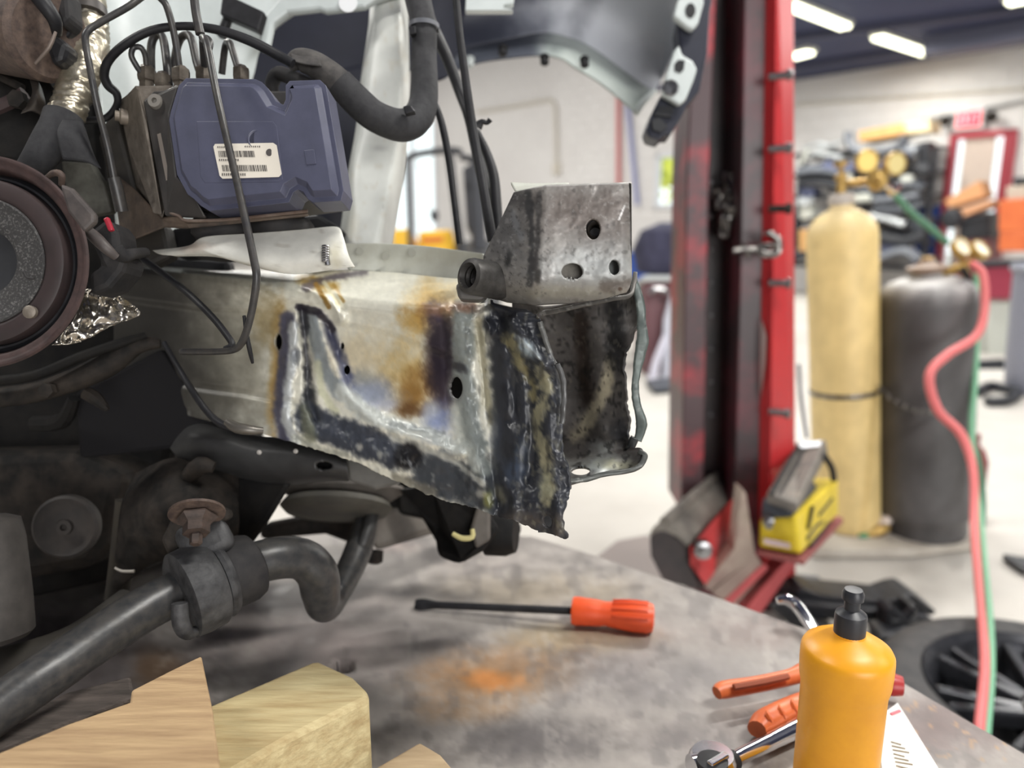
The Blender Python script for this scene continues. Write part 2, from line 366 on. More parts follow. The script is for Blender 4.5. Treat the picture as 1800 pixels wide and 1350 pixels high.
# ceiling lights, beams
mlit = mt('light_tube', (255, 255, 240), .4, emit=(255, 255, 225), es=4.0); mfx = mt('fixture', (225, 225, 215), .5)
def clight(p0, p1, w, label):
    a = W(*p0, CEIL-.06); b = W(*p1, CEIL-.06); u = (b-a).normalized(); v = Z.cross(u)
    t = T('ceiling_light', label, 'ceiling light', (a+b)/2, 'strip lights on the ceiling')
    M('fixture_body', box((a+b)/2+Z*.035, u*(b-a).length/2, v*w/2, Z*.025), mfx, t, smooth=False, bevel=.01)
    l = bpy.data.lights.new('strip_light', 'AREA'); l.shape = 'RECTANGLE'; l.size = (b-a).length; l.size_y = w; l.energy = 48; l.color = (1, .98, .92); lo = bpy.data.objects.new('strip_light', l); COLL.objects.link(lo); lo.location = (a+b)/2-Z*.07; lo.rotation_euler = (0, 0, math.atan2(u.y, u.x))
    for k in (-1, 1): M('tube', tube([a+u*.04+v*w*.24*k, b-u*.04+v*w*.24*k], w*.2, 10, 1), mlit, t)
clight((1378, 5), (1488, 48), .17, 'long strip light on the dark ceiling beside the red tower')
clight((1540, 64), (1630, 94), .18, 'middle strip light on the dark ceiling above parts shelf')
clight((1390, 100), (1428, 90), .2, 'small far strip light showing beside red tower edge')
clight((1765, 6), (1830, -8), .17, 'strip light cut off at the top right corner')
for i, (x0, y0, x1, y1, l) in enumerate([(1400, 66, 1800, 14, 'near dark beam across the ceiling under strip lights'), (1400, 118, 1800, 58, 'far dark beam across the ceiling near the wall')]):
    a, b = W(x0, y0, CEIL-.04), W(x1, y1, CEIL-.04)
    M('ceiling_beam', tube([a-(b-a), b+(b-a)], .06, 4, 1), mt('beam_navy', (66, 68, 88), .7), tag=(l, 'beam'), smooth=False)
M('ceiling_heater', box(W(1725, 68, CEIL-.12), WU*.6, WN*.2, Z*.12), mt('heater_grey', (86, 88, 106), .6), tag=('grey heater box hung under the ceiling at right', 'heater'), smooth=False, bevel=.02)

# ================================================================ BACKGROUND THINGS ALONG THE WALL
mcard = mt('cardboard', (206, 160, 104), .8, c2=(190, 146, 92), scale=8); mcardl = mt('pale_cardboard', (222, 204, 166), .8)
mgrey = [mt('part_grey_a', (104, 108, 116), .5), mt('part_grey_b', (62, 66, 74), .5), mt('part_silver', (176, 180, 182), .35, .3), mt('part_black', (34, 36, 42), .5), mt('part_blue_grey', (84, 90, 118), .5), mt('part_pale', (196, 198, 190), .5)]
def wprism(poly, off, th): return prism([wall(x, y, off) for x, y in poly], -WN*th)
rk = T('parts_rack', 'tall black steel rack stacked with car parts along block wall', 'rack', wall(1510, 480, .5))
for x in (1402, 1520, 1634): M('upright', box(wall(x, 372, .9), WU*.03, WN*.03, Z*.82), mgrey[3], rk, smooth=False)
for x in (1410, 1634): M('upright', box(wall(x, 372, .1), WU*.03, WN*.03, Z*.82), mgrey[3], rk, smooth=False)
sl, sr = (wall(1402, 400, .5)-WP).dot(WU), (wall(1634, 400, .5)-WP).dot(WU)
for y in (268, 306, 345, 385, 425, 468):
    z = wall(1520, y, .5).z
    M('shelf', box(wpt((sl+sr)/2, z, .5), WU*(sr-sl)/2, WN*.42, Z*.02), mgrey[3], rk, smooth=False)
def bumper(pts, r, m, off, label, cat='car part', name='bumper_cover', sq=.55):
    M(name, tube([wall(x, y, off) for x, y in pts], r, 10, 5, sq), m, tag=(label, cat, 'salvaged car parts on the rack'))
bumper([(1492, 232), (1494, 252), (1512, 268), (1545, 268), (1580, 258), (1592, 240)], .11, mgrey[0], 1.0, 'curved grey bumper cover hanging below the cardboard box')
bumper([(1450, 288), (1475, 292), (1520, 290), (1560, 284), (1600, 268)], .1, mgrey[4], .95, 'blue grey bumper bar under the curved grey one')
bumper([(1404, 300), (1440, 296), (1490, 302)], .1, mgrey[0], .95, 'grey bumper end beside the red tower, upper shelf')
bumper([(1412, 262), (1440, 252), (1468, 262)], .05, mgrey[2], .9, 'thin silver trim arch on top of the rack', name='trim_strip')
bumper([(1420, 275), (1450, 258), (1482, 250)], .045, mgrey[2], .95, 'straight silver strip slanting up on the rack top', name='trim_strip')
bumper([(1408, 290), (1420, 262)], .05, mgrey[5], 1.0, 'pale strip standing at the rack left end', name='trim_strip')
bumper([(1430, 268), (1480, 276)], .04, mgrey[2], 1.0, 'silver strip lying across the slanting silver one', name='trim_strip')
bumper([(1560, 278), (1592, 262), (1612, 266)], .09, mgrey[0], 1.0, 'short grey bumper end above the gauges at right')
bumper([(1404, 322), (1440, 318), (1500, 330)], .09, mgrey[3], .95, 'black bumper cover on the second shelf, left end')
bumper([(1500, 326), (1540, 332), (1600, 322), (1625, 330)], .1, mgrey[1], .95, 'dark grey bumper cover behind the brass regulator')
bumper([(1540, 362), (1580, 366), (1622, 356)], .11, mgrey[1], .95, 'dark grey bumper cover on the third shelf, right')
bumper([(1404, 352), (1418, 356), (1428, 350)], .08, mgrey[2], .95, 'silver bumper piece on the third shelf, far left')
bumper([(1530, 378), (1560, 384), (1590, 394)], .06, mgrey[2], 1.0, 'pale silver bar sloping down beside the cylinder shoulder', name='trim_strip')
bumper([(1535, 350), (1575, 348), (1615, 342)], .06, mgrey[0], 1.0, 'slim grey bar on the edge of third shelf', name='trim_strip')
bumper([(1545, 412), (1590, 420), (1628, 410)], .14, mgrey[3], .9, 'big black bumper cover on the fifth shelf')
bumper([(1545, 452), (1585, 440), (1612, 452), (1622, 476)], .08, mgrey[0], 1.1, 'grey hoop of trim on the lowest shelf')
bumper([(1402, 440), (1416, 446), (1424, 440)], .12, mgrey[1], .9, 'dark bumper piece low beside the red tower')
bumper([(1612, 292), (1625, 300), (1636, 296)], .09, mgrey[3], 1.0, 'black mirror shell at the rack right end', 'car part', 'mirror_shell', .8)
for i, (pl, m, off, th, lab) in enumerate([
    ([(1478, 300), (1492, 296), (1500, 335), (1484, 340)], 5, 1.0, .2, 'pale upright plastic cover behind the tan cylinder neck'),
    ([(1540, 300), (1575, 305), (1572, 318), (1538, 316)], 3, 1.0, .2, 'black grille piece right of the brass gauges'),
    ([(1580, 310), (1602, 306), (1606, 322), (1582, 324)], 5, 1.0, .2, 'pale pinkish lamp unit on the second shelf'),
    ([(1404, 330), (1430, 328), (1430, 346), (1404, 346)], 4, .95, .3, 'blue grey plastic panel on third shelf near tower'),
    ([(1404, 358), (1424, 358), (1426, 384), (1404, 386)], 5, .95, .3, 'pale grey panel on fourth shelf near tower'),
    ([(1560, 388), (1600, 384), (1604, 404), (1562, 406)], 3, .95, .3, 'black radiator piece on the fourth shelf'),
    ([(1600, 380), (1628, 376), (1630, 404), (1602, 406)], 1, .95, .3, 'dark panel at the right of fourth shelf'),
    ([(1610, 252), (1632, 246), (1634, 290), (1612, 296)], 3, .95, .3, 'black tall grille at the right end, top shelf'),
    ([(1404, 400), (1424, 398), (1424, 424), (1404, 425)], 0, .95, .3, 'grey panel low on rack between tower and cylinder'),
    ([(1494, 342), (1528, 340), (1530, 354), (1496, 356)], 5, 1.05, .2, 'white bottle shaped part right of cylinder neck'),
    ([(1545, 430), (1575, 428), (1580, 446), (1548, 448)], 4, .95, .3, 'blue grey plate in front of the lower shelf')]):
    M('salvaged_part', wprism(pl, off, th), mgrey[m], tag=(lab, 'car part', 'salvaged car parts on the rack'), smooth=False, bevel=.03)
M('cardboard_box', wprism([(1510, 250), (1508, 231), (1587, 216), (1590, 236)], .95, .5), mcard, tag=('long brown cardboard box on top of the rack', 'box'), smooth=False, bevel=.01)
M('cardboard_box', wprism([(1590, 236), (1588, 216), (1634, 210), (1636, 231)], .9, .4), mcardl, tag=('pale cardboard box at the rack top right end', 'box'), smooth=False, bevel=.01)
M('cardboard_box', wprism([(1404, 404), (1422, 402), (1422, 440), (1404, 442)], 1.1, .3), mcard, tag=('brown cardboard box low behind the tan cylinder', 'box'), smooth=False, bevel=.01)
# clutter at the door
M('cardboard_box', wprism([(1660, 352), (1722, 317), (1731, 345), (1668, 366)], 1.1, .4), mt('box_tan', (202, 148, 104), .8), tag=('tilted tan cardboard box in front of the red door', 'box'), smooth=False, bevel=.01)
M('cardboard_box', wprism([(1682, 370), (1744, 350), (1746, 360), (1690, 382)], 1.15, .4), mt('box_tan_b', (196, 146, 110), .8), tag=('flat cardboard box under the tilted tan box', 'box'), smooth=False, bevel=.01)
mk = T('machine_case', 'black machine case below the cardboard boxes by door', 'machine', wall(1710, 440, 1.0))
M('case_body', wprism([(1684, 386), (1740, 372), (1742, 418), (1684, 422)], 1.05, .5), mgrey[3], mk, smooth=False, bevel=.04)
M('dark_lid', wprism([(1684, 386), (1740, 372), (1740, 378), (1684, 392)], 1.1, .55), mgrey[1], mk, smooth=False, bevel=.02)
M('stand', wprism([(1690, 420), (1738, 418), (1738, 470), (1690, 470)], 1.0, .5), mt('stand_maroon', (120, 70, 74), .6), mk, smooth=False, bevel=.02)
M('desk_fan', lathe([(.0, 0), (.12, .02), (.14, .06), (.1, .12), (.02, .14)], wall(1676, 384, 1.1), WN, 16), mgrey[3], tag=('small round black blower left of the machine case', 'fan'))
org = mt('orange_paint', (206, 106, 56), .55, c2=(190, 92, 48), scale=5)
for i, (y0, y1, lab) in enumerate([(352, 408, 'upper orange plastic crate at the right edge'), (409, 442, 'lower orange plastic crate at the right edge')]):
    M('orange_crate', wprism([(1756, y0), (1840, y0-6), (1840, y1), (1754, y1)], 1.5, .5), org, tag=(lab, 'crate', 'orange crates by the door'), smooth=False, bevel=.02)
M('carton', wprism([(1768, 328), (1840, 322), (1840, 350), (1768, 352)], 1.4, .4), mt('carton_grey', (176, 164, 150), .7), tag=('grey beige carton on top of the orange crates', 'box'), smooth=False, bevel=.02)
M('tool_case', wprism([(1780, 312), (1840, 308), (1840, 322), (1780, 326)], 1.4, .4), mgrey[3], tag=('flat black case on the grey beige carton', 'case'), smooth=False, bevel=.02)
tb = T('tool_chest', 'maroon metal tool chest with cluttered black top at right', 'tool chest', W(1790, 570, 0))
bw = [(1728, 468), (1850, 462), (1850, 526), (1732, 526)]
mmar = mt('maroon_enamel', (140, 52, 68), .4)
M('chest_body', prism([P(x, y, 6.2) for x, y in bw], FW*.6), mmar, tb, smooth=False, bevel=.02)
M('chest_lid', prism([P(x, y, 6.18) for x, y in [(1724, 458), (1850, 450), (1850, 466), (1726, 470)]], FW*.62), mgrey[3], tb, smooth=False, bevel=.02)
M('chest_base', prism([P(x, y, 6.25) for x, y in [(1736, 526), (1850, 526), (1850, 640), (1740, 640)]], FW*.5), mt('base_grey', (176, 178, 170), .6), tb, smooth=False, bevel=.02)
M('floor_box', prism([P(x, y, 5.6) for x, y in [(1718, 634), (1768, 630), (1770, 672), (1720, 672)]], FW*.35), mgrey[3], tag=('small black box on the floor under the maroon chest', 'box'), smooth=False, bevel=.02)
bp = W(1822, 690, 0); tbin = T('trash_bin', 'grey ribbed metal trash bin at the right frame edge', 'bin', bp)
mbin = mt('bin_grey', (132, 134, 146), .45, .3)
M('bin_body', lathe([(.18, 0), (.2, .25), (.22, .78), (.2, .78), (.18, .06)], bp, Z, 24), mbin, tbin)
M('bin_rim', lathe([(.225, .77), (.245, .8), (.225, .83), (.205, .8), (.225, .77)], bp, Z, 24), mbin, tbin)
M('air_hose', tube([W(x, y, .03) for x, y in [(1718, 690), (1740, 678), (1770, 684), (1790, 690), (1770, 704), (1735, 706)]], .03, 8, 6), mgrey[3], tag=('black air hose coiled on floor before the maroon chest', 'hose'))
# things between rail end and tower
sv = T('side_cabinet', 'dark maroon cabinet with a steel handle behind the rail end', 'cabinet', W(1165, 664, 0))
mmc = mt('cabinet_maroon', (98, 62, 68), .5)
M('cabinet_body', prism([P(x, y, 5.35) for x, y in [(1134, 490), (1215, 490), (1215, 662), (1136, 662)]], FW*.5), mmc, sv, smooth=False, bevel=.02)
M('cabinet_top', prism([P(x, y, 5.32) for x, y in [(1130, 484), (1218, 484), (1218, 494), (1130, 494)]], FW*.55), mt('top_grey', (180, 184, 184), .5), sv, smooth=False, bevel=.01)
M('handle', tube([P(x, y, 5.29) for x, y in [(1142, 516), (1150, 508), (1168, 510), (1172, 516)]], .02, 8, 3), MT['steel'], sv)
M('fabric_bundle', lathe([(.05, 0), (.26, .03), (.3, .2), (.24, .34), (.1, .4)], P(1180, 486, 5.6), Z, 14), mt('dark_cloth', (40, 40, 60), .9, c2=(60, 60, 82), scale=9), tag=('dark navy cloth bundle on top of the maroon cabinet', 'cloth'), smooth=True)
M('seat_back', prism([P(x, y, 6.0) for x, y in [(1146, 470), (1160, 425), (1215, 420), (1215, 636), (1146, 636)]], FW*.2), mt('teal_grey', (70, 92, 104), .5), tag=('grey teal car seat back behind the cloth bundle', 'seat'), smooth=False, bevel=.03)
M('car_door_skin', prism([P(x, y, 5.2) for x, y in [(1165, 650), (1168, 560), (1182, 510), (1200, 475), (1230, 470), (1230, 668), (1160, 668)]], FW*.06), mt('silver_skin', (186, 188, 200), .35), tag=('curved silver body panel leaning beside the red tower', 'car part'), bevel=.015)
M('bumper_strip', prism([P(x, y, 5.15) for x, y in [(1138, 671), (1150, 630), (1168, 585), (1172, 600), (1160, 640), (1156, 671)]], FW*.05), mt('pale_lilac', (206, 204, 218), .4), tag=('pale strip standing at the silver panel foot', 'car part'), bevel=.01)
M('scrap_sheet', prism([W(x, y, .04) for x, y in [(1136, 668), (1200, 660), (1230, 676), (1150, 684)]], -Z*.03), mgrey[1], tag=('dark flat scrap lying below the maroon cabinet', 'scrap'), smooth=False)
# forklift seen through the wheel arch
fk = T('forklift', 'yellow forklift with black overhead guard parked by bright window', 'forklift', P(770, 560, 6.0))
myl = mt('forklift_yellow', (232, 182, 40), .45); mbk = mt('guard_black', (40, 42, 50), .5)
M('body', slab([(690, 402), (722, 400), (722, 634), (690, 634)], 6.0, .9), myl, fk, smooth=False, bevel=.03)
M('body', slab([(735, 405), (795, 402), (797, 637), (735, 637)], 5.9, .9), myl, fk, smooth=False, bevel=.03)
M('badge', slab([(742, 418), (778, 416), (778, 424), (742, 426)], 5.88, .02), mt('badge_orange', (206, 110, 40), .5), fk, smooth=False)
for pts, r in [([(716, 275), (722, 440)], 5), ([(715, 278), (740, 270), (790, 264), (812, 268)], 6), ([(790, 268), (806, 400), (812, 450)], 7), ([(838, 285), (842, 440)], 13), ([(808, 276), (858, 284)], 6)]:
    M('guard_bar', tpx([(x, y, 5.8) for x, y in pts], r, 8, 4), mbk, fk)
M('seat', slab([(812, 290), (838, 286), (842, 400), (820, 405)], 6.2, .3), mbk, fk, smooth=False, bevel=.04)
M('mast', slab([(795, 425), (880, 418), (880, 631), (797, 631)], 6.1, .3), mt('mast_grey', (90, 92, 96), .5), fk, smooth=False, bevel=.02)
ck = T('pendant_cable', 'thin green cable hanging with a black plug inside forklift guard', 'cable', P(735, 285, 5.7))
M('cord', tpx([(734, 284, 5.7), (742, 320, 5.7), (752, 360, 5.7), (760, 385, 5.7)], 1.2, 6, 4), mt('cord_green', (90, 110, 80), .6), ck)
M('plug', lathe([(.01, 0), (.03, .02), (.03, .07), (.012, .09)], P(764, 390, 5.7), Z, 10), mbk, ck)
# ================================================================ MIDDLE GROUND
def Vp(px, py, yw):
    r = ray(px, py); return CAM + r*(yw/r.y)
def loft(a, b):
    n = len(a); return list(a)+list(b), [tuple(range(n)), tuple(range(2*n-1, n-1, -1))]+[(i, i+n, (i+1) % n+n, (i+1) % n) for i in range(n)]
def link(c, ax, side, L, w, r):
    ax = ax.normalized(); side = (side-ax*side.dot(ax)).normalized(); pts = []
    for k in range(13):
        a = 2*math.pi*k/12; x = math.cos(a)*w; y = math.sin(a)*w+(L if math.sin(a) > .01 else -L if math.sin(a) < -.01 else 0)
        pts.append(c+side*x+ax*y)
    return tube(pts, r, 6, 1)
YT = 1.75
tw = T('pulling_tower', 'tall red and greasy black frame pulling tower with pins', 'machine', Vp(1300, 1080, YT))
mtr = mt('worn_red', (150, 42, 52), .45, c2=(66, 44, 48), scale=6, bump=.1, lo=.36, hi=.52)
mgr = mt('greasy_maroon', (104, 44, 54), .4, c2=(54, 40, 43), scale=5, lo=.36, hi=.56)
mbr = mt('bright_red', (190, 44, 46), .38, c2=(172, 42, 48), scale=4)
mdk = mt('greasy_black', (40, 36, 38), .4, c2=(64, 52, 52), scale=9)
M('left_post', prism([Vp(x, y, YT) for x, y in [(1224, -80), (1262, -80), (1247, 300), (1236, 900), (1197, 900), (1207, 300)]], Y*.16), mtr, tw, smooth=False, bevel=.004)
M('inner_plate', prism([Vp(x, y, YT+.12) for x, y in [(1236, -80), (1330, -80), (1315, 1000), (1222, 1000)]], Y*.03), mdk, tw, smooth=False)
M('right_post', prism([Vp(x, y, YT-.02) for x, y in [(1309, -80), (1352, -80), (1346, 450), (1337, 1000), (1288, 1000), (1301, 450)]], Y*.16), mgr, tw, smooth=False, bevel=.004)
top = [Vp(1346, -80, YT-.02), Vp(1366, -80, YT-.06), Vp(1395, -80, YT+.02), Vp(1376, -80, YT+.14)]
bot = [Vp(1330, 1030, YT-.02), Vp(1352, 1030, YT-.06), Vp(1399, 1010, YT+.02), Vp(1380, 1010, YT+.14)]
M('red_column', loft(top, bot), mbr, tw, smooth=False, bevel=.005)
M('worn_patch', loft([Vp(1338, 560, YT-.035), Vp(1347, 590, YT-.055), Vp(1345, 640, YT-.055), Vp(1337, 700, YT-.035)], [Vp(1338, 560, YT-.03), Vp(1347, 590, YT-.05), Vp(1345, 640, YT-.05), Vp(1337, 700, YT-.03)]), mt('worn_grey', (188, 168, 164), .6), tw, smooth=False)
for y in (130, 257, 362, 492, 718):
    a = Vp(1352, y+5, YT-.06)
    M('pin', lathe([(.008, 0), (.008, .035), (.012, .036), (.012, .046), (.008, .048)], a, X*.85-Y*.5, 12), MT['steel'] if y != 362 else MT['grime'], tw)
for y in range(322, 760, 58): M('bolt', lathe([(.006, 0), (.006, .008), (.003, .01)], Vp(1249, y, YT+.12), -Y, 8), MT['steel'], tw)
# carriage at the tower foot
cg = [(1141, 943), (1158, 930), (1180, 936), (1197, 948), (1213, 960), (1213, 992), (1233, 1040), (1165, 1022), (1143, 978)]
ext = Vp(1330, 838, 2.15)-Vp(1196, 985, 1.52)
M('trough_body', prism([Vp(x, y, 1.52) for x, y in cg], ext), mdk, tw, smooth=False, bevel=.004)
mpad = mt('dusty_rubber_pad', (120, 114, 106), .7, c2=(84, 80, 76), scale=14, bump=.25, stretch=(1, 1, 1))
padc = [(1138, 944), (1148, 926), (1168, 920), (1190, 928), (1214, 952), (1208, 962), (1188, 944), (1166, 934), (1154, 936)]
M('rubber_pad', prism([Vp(x, y, 1.50) for x, y in padc], ext*.99), mpad, tw, smooth=False, bevel=.004)
M('pad_rib', tube([Vp(1168, 918, 1.50), Vp(1168, 918, 1.50)+ext*.98], .012, 8, 1), mpad, tw)
M('red_plate', loft([Vp(x, y, w) for x, y, w in [(1213, 962, 1.5), (1300, 862, 1.7), (1288, 965, 1.66), (1240, 1028, 1.5), (1213, 992, 1.5)]], [Vp(x, y, w+.02) for x, y, w in [(1213, 962, 1.5), (1300, 862, 1.7), (1288, 965, 1.66), (1240, 1028, 1.5), (1213, 992, 1.5)]]), mt('plate_red', (196, 66, 66), .5, c2=(164, 60, 62), scale=8), tw, smooth=False)
M('pin', lathe([(.02, 0), (.02, .02), (.012, .022), (.012, .035)], Vp(1233, 962, 1.51), -Y, 14), MT['steel'], tw)
mbg = mt('dusty_beige', (164, 150, 136), .7, c2=(128, 104, 98), scale=8)
for pl in ([(1303, 860), (1312, 868), (1328, 978), (1248, 1040), (1236, 1030), (1290, 966)], [(1328, 975), (1340, 990), (1274, 1062), (1250, 1042)], [(1338, 990), (1350, 1000), (1290, 1068), (1274, 1062)]):
    M('foot_plate', prism([Vp(x, y, 1.55) for x, y in pl], Y*.05), mbg, tw, smooth=False, bevel=.003)
for pl in ([(1268, 1062), (1345, 990), (1352, 1000), (1280, 1070)], [(1304, 1078), (1378, 990), (1412, 975), (1330, 1090)]):
    M('red_rail', prism([Vp(x, y, 1.545) for x, y in pl], Y*.06), mt('rail_red', (176, 76, 78), .5), tw, smooth=False, bevel=.003)
q = Vp(1345, 1000, 1.95); M('foot_leg', bx((q.x, q.y, q.z/2), .12, .12, q.z+.1), mgr, tw, smooth=False)
q = Vp(1250, 1010, 1.7); M('foot_leg', bx((q.x, q.y, q.z/2), .1, .1, q.z), mgr, tw, smooth=False)
# chain in the tower and its hook
mch = mt('chain_steel', (150, 146, 142), .3, .9, c2=(60, 58, 58), scale=60)
ch = T('steel_chain', 'oily steel chain hanging inside the red tower channel', 'chain', Vp(1300, 300, YT+.05))
for i in range(17):
    y = 60+i*20; c = Vp(1297-y*.006, y, YT+.06)
    M('link', link(c, Z, (X if i % 2 else X*.25-Y), .009, .008, .0042), mch, ch)
for i in range(26):
    c = Vp(1280+random.gauss(0, 9), 366+random.gauss(0, 22), YT+.05+random.uniform(-.02, .03))
    M('link', link(c, Vector((random.gauss(0, .5), random.gauss(0, .5), 1)), Vector((1, random.gauss(0, 1), .2)), .011, .009, .005), mch, ch)
M('roller', lathe([(.02, -.02), (.036, -.02), (.028, 0), (.036, .02), (.02, .02)], Vp(1278, 390, YT+.08), X, 18), mch, ch)
hk = T('chain_hook', 'grey steel chain hook clamped around the red tower column', 'hook', Vp(1330, 440, YT-.05))
M('hook', tube([Vp(x, y, YT-.09) for x, y in [(1288, 441), (1310, 438), (1335, 440), (1358, 446), (1368, 436), (1366, 420), (1352, 410), (1344, 412)]], [.007, .008, .01, .011, .01, .009, .007, .004], 10, 5), mch, hk)
M('shackle', link(Vp(1352, 440, YT-.1), X, Z, .01, .012, .006), mch, hk)
M('cross_pin', tube([Vp(1305, 430, YT-.09), Vp(1318, 450, YT-.09)], .007, 8, 1), mch, hk)
# yellow foot pump on the carriage
pm = T('foot_pump', 'yellow and black foot pump with grey treadle beside red tower', 'pump', Vp(1400, 975, 1.6))
mpy = mt('pump_yellow', (222, 196, 48), .45, c2=(200, 176, 44), scale=9)
def lq(q, dn, up): return loft([Vp(x, y+dn, w) for x, y, w in q], [Vp(x, y-up, w) for x, y, w in q])
foot = [(1333, 962, 1.56), (1408, 976, 1.5), (1474, 905, 1.78), (1405, 892, 1.85)]
M('pump_body', loft([Vp(*p) for p in foot], [Vp(*p) for p in [(1335, 912, 1.56), (1398, 906, 1.5), (1474, 842, 1.78), (1405, 838, 1.85)]]), mpy, pm, smooth=False, bevel=.008)
M('black_shell', loft([Vp(*p) for p in [(1335, 914, 1.55), (1392, 910, 1.49), (1440, 862, 1.72), (1400, 850, 1.85)]], [Vp(*p) for p in [(1340, 876, 1.56), (1388, 892, 1.5), (1430, 846, 1.72), (1400, 836, 1.8)]]), mgrey[1], pm, smooth=False, bevel=.006)
M('treadle', loft([Vp(*p) for p in [(1346, 884, 1.53), (1400, 904, 1.48), (1456, 800, 1.8), (1398, 790, 1.85)]], [Vp(*p) for p in [(1348, 866, 1.53), (1402, 886, 1.48), (1452, 772, 1.8), (1400, 776, 1.85)]]), mt('dusty_treadle', (128, 120, 110), .6, c2=(98, 94, 90), scale=20), pm, smooth=False, bevel=.005)
for k in range(4):
    f = k/3; a = (1356+f*38, 868+f*16, 1.52); b = (1404+f*38, 782+f*2, 1.8)
    M('rib', tube([Vp(*a), Vp(*b)], .005, 6, 1), MT['rubber'], pm)
M('bright_catch', slab([(1404, 778), (1444, 775), (1440, 784), (1408, 787)], 1.84, .01), MT['steel'], pm, smooth=False)
M('air_fitting', lathe([(.012, 0), (.012, .03), (.008, .032), (.008, .05)], Vp(1350, 910, 1.52), -Y-X*.3, 12), MT['steel'], pm)
M('label_plate', loft([Vp(x, y, w) for x, y, w in [(1342, 946, 1.535), (1388, 955, 1.497), (1390, 965, 1.497), (1343, 956, 1.535)]], [Vp(x, y, w+.004) for x, y, w in [(1342, 946, 1.535), (1388, 955, 1.497), (1390, 965, 1.497), (1343, 956, 1.535)]]), mt('label_lilac', (206, 186, 190), .6), pm, smooth=False)
for i, (xa, ya, xb, yb) in enumerate([(1418, 948, 1432, 926), (1432, 926, 1446, 916), (1424, 960, 1456, 918), (1438, 906, 1462, 876), (1420, 930, 1428, 890)]):
    wa = 1.5+(xa-1408)/66*.28; wb = 1.5+(xb-1408)/66*.28
    M('black_mark', tube([Vp(xa, ya, wa-.004), Vp(xb, yb, wb-.004)], .0045, 5, 1), MT['black'], pm)
M('pump_tray', loft([Vp(*p) for p in [(1330, 968, 1.55), (1412, 986, 1.48), (1482, 910, 1.8), (1405, 895, 1.9)]], [Vp(*p) for p in [(1330, 976, 1.55), (1412, 994, 1.48), (1482, 918, 1.8), (1405, 903, 1.9)]]), mt('tray_red', (140, 76, 76), .6), pm, smooth=False)
M('supply_hose', tube([Vp(x, y, 1.75) for x, y in [(1448, 800), (1462, 822), (1466, 845)]], .008, 8, 4), MT['black'], pm)
M('supply_hose', tube([Vp(x, y, 1.95) for x, y in [(1404, 640), (1408, 700), (1418, 770)]], .005, 8, 4), mgrey[0], pm)
# gas cylinders
cart = W(1580, 948, .03)
mplt = mt('cart_plate', (196, 190, 180), .6, c2=(172, 164, 154), scale=6)
M('cart_plate', prism([W(x, y, .035) for x, y in [(1430, 966), (1420, 915), (1712, 905), (1716, 952), (1600, 966)]], -Z*.03), mplt, tag=('pale steel cart plate under the two gas cylinders', 'cart'), smooth=False, bevel=.003)
def cyl(bx_, by_, tx, ty, rpx, name, label, mat, prof, coln):
    b = W(bx_, by_, .036); t = Vp(tx, ty, b.y); ax = (t-b); H = ax.length; R = rpx*b.y/F*1.02
    root = T(name, label, 'gas cylinder', b); M('tank', lathe([(r*R, h*H) for r, h in prof], b, ax, 40), mat, root); return root, b, ax.normalized(), H, R
mox = vm('tan_paint', .5, 0, .06, 60, .08, 20)
b = W(1488, 922, .036); t = Vp(1479, 350, b.y); ax = (t-b); H = ax.length; ax.normalize(); R = 56.5*b.y/F*1.03
ox = T('oxygen_cylinder', 'tall tan steel gas cylinder with brass gauges on the cart', 'gas cylinder', b)
prof = [(.9, 0), (1, .015)]+[(1, .015+.87*k/60) for k in range(1, 61)]+[(.99, .90), (.95, .918), (.86, .935), (.72, .951), (.5, .965), (.33, .975), (.3, 1.0)]
g = lathe([(r*R, h*H) for r, h in prof], b, ax, 64, ref=X)
vs = np.array([tuple(v) for v in g[0]]); uu = np.arctan2(vs[:, 1]-b.y, vs[:, 0]-b.x)*220; vv = (vs[:, 2]-b.z)*520
pn = Paint(uu, vv, (222, 196, 136)); pn.mott(.06, 40)
pn.mix(np.clip((vv-H*520*.9)/60, 0, 1)*.55, (216, 206, 186))
cx = -1.57*220
pn.blob(cx, 430, 60, 110, (176, 148, 84), .45, .9, warp=1.2); pn.blob(cx+5, 250, 24, 160, (170, 142, 84), .4, .9); pn.blob(cx+10, 60, 30, 120, (200, 164, 96), .4, .9)
pn.blob(cx-25, 545, 70, 30, (220, 200, 90), .8, .6); pn.blob(cx-14, 530, 14, 12, (70, 56, 60), .8, .6); pn.blob(cx-50, 535, 12, 10, (110, 90, 80), .6, .6)
for k in range(5): pn.stroke([(cx-40+k*6, 510-k*22), (cx+40-k*7, 512-k*24)], 3, (150, 126, 70), .6, .8, 1.4)
M('tank', g, mox, ox, cols=pn.c)
M('neck_collar', lathe([(.36*R, 0), (.38*R, .02), (.3*R, .035)], b+ax*H*.985, ax, 20), mt('collar_grey', (176, 168, 160), .5), ox)
M('valve', lathe([(.014, 0), (.014, .05), (.02, .052), (.02, .065), (.008, .07), (.008, .09), (.022, .092), (.022, .105)], b+ax*(H+.01), ax, 14), MT['brass'], ox)
rc = Vp(1478, 345, b.y)
M('regulator_stem', tube([Vp(1480, 322, b.y), Vp(1500, 322, b.y-.02), Vp(1530, 318, b.y-.03), Vp(1544, 312, b.y-.03)], .012, 10, 4), MT['brass'], ox)
M('regulator_body', lathe([(.012, 0), (.03, .005), (.033, .02), (.026, .03), (.01, .04), (.01, .055)], Vp(1538, 316, b.y-.05), -Y-Z*.15, 18), MT['brass'], ox)
mgf = mt('gauge_face', (232, 206, 120), .35)
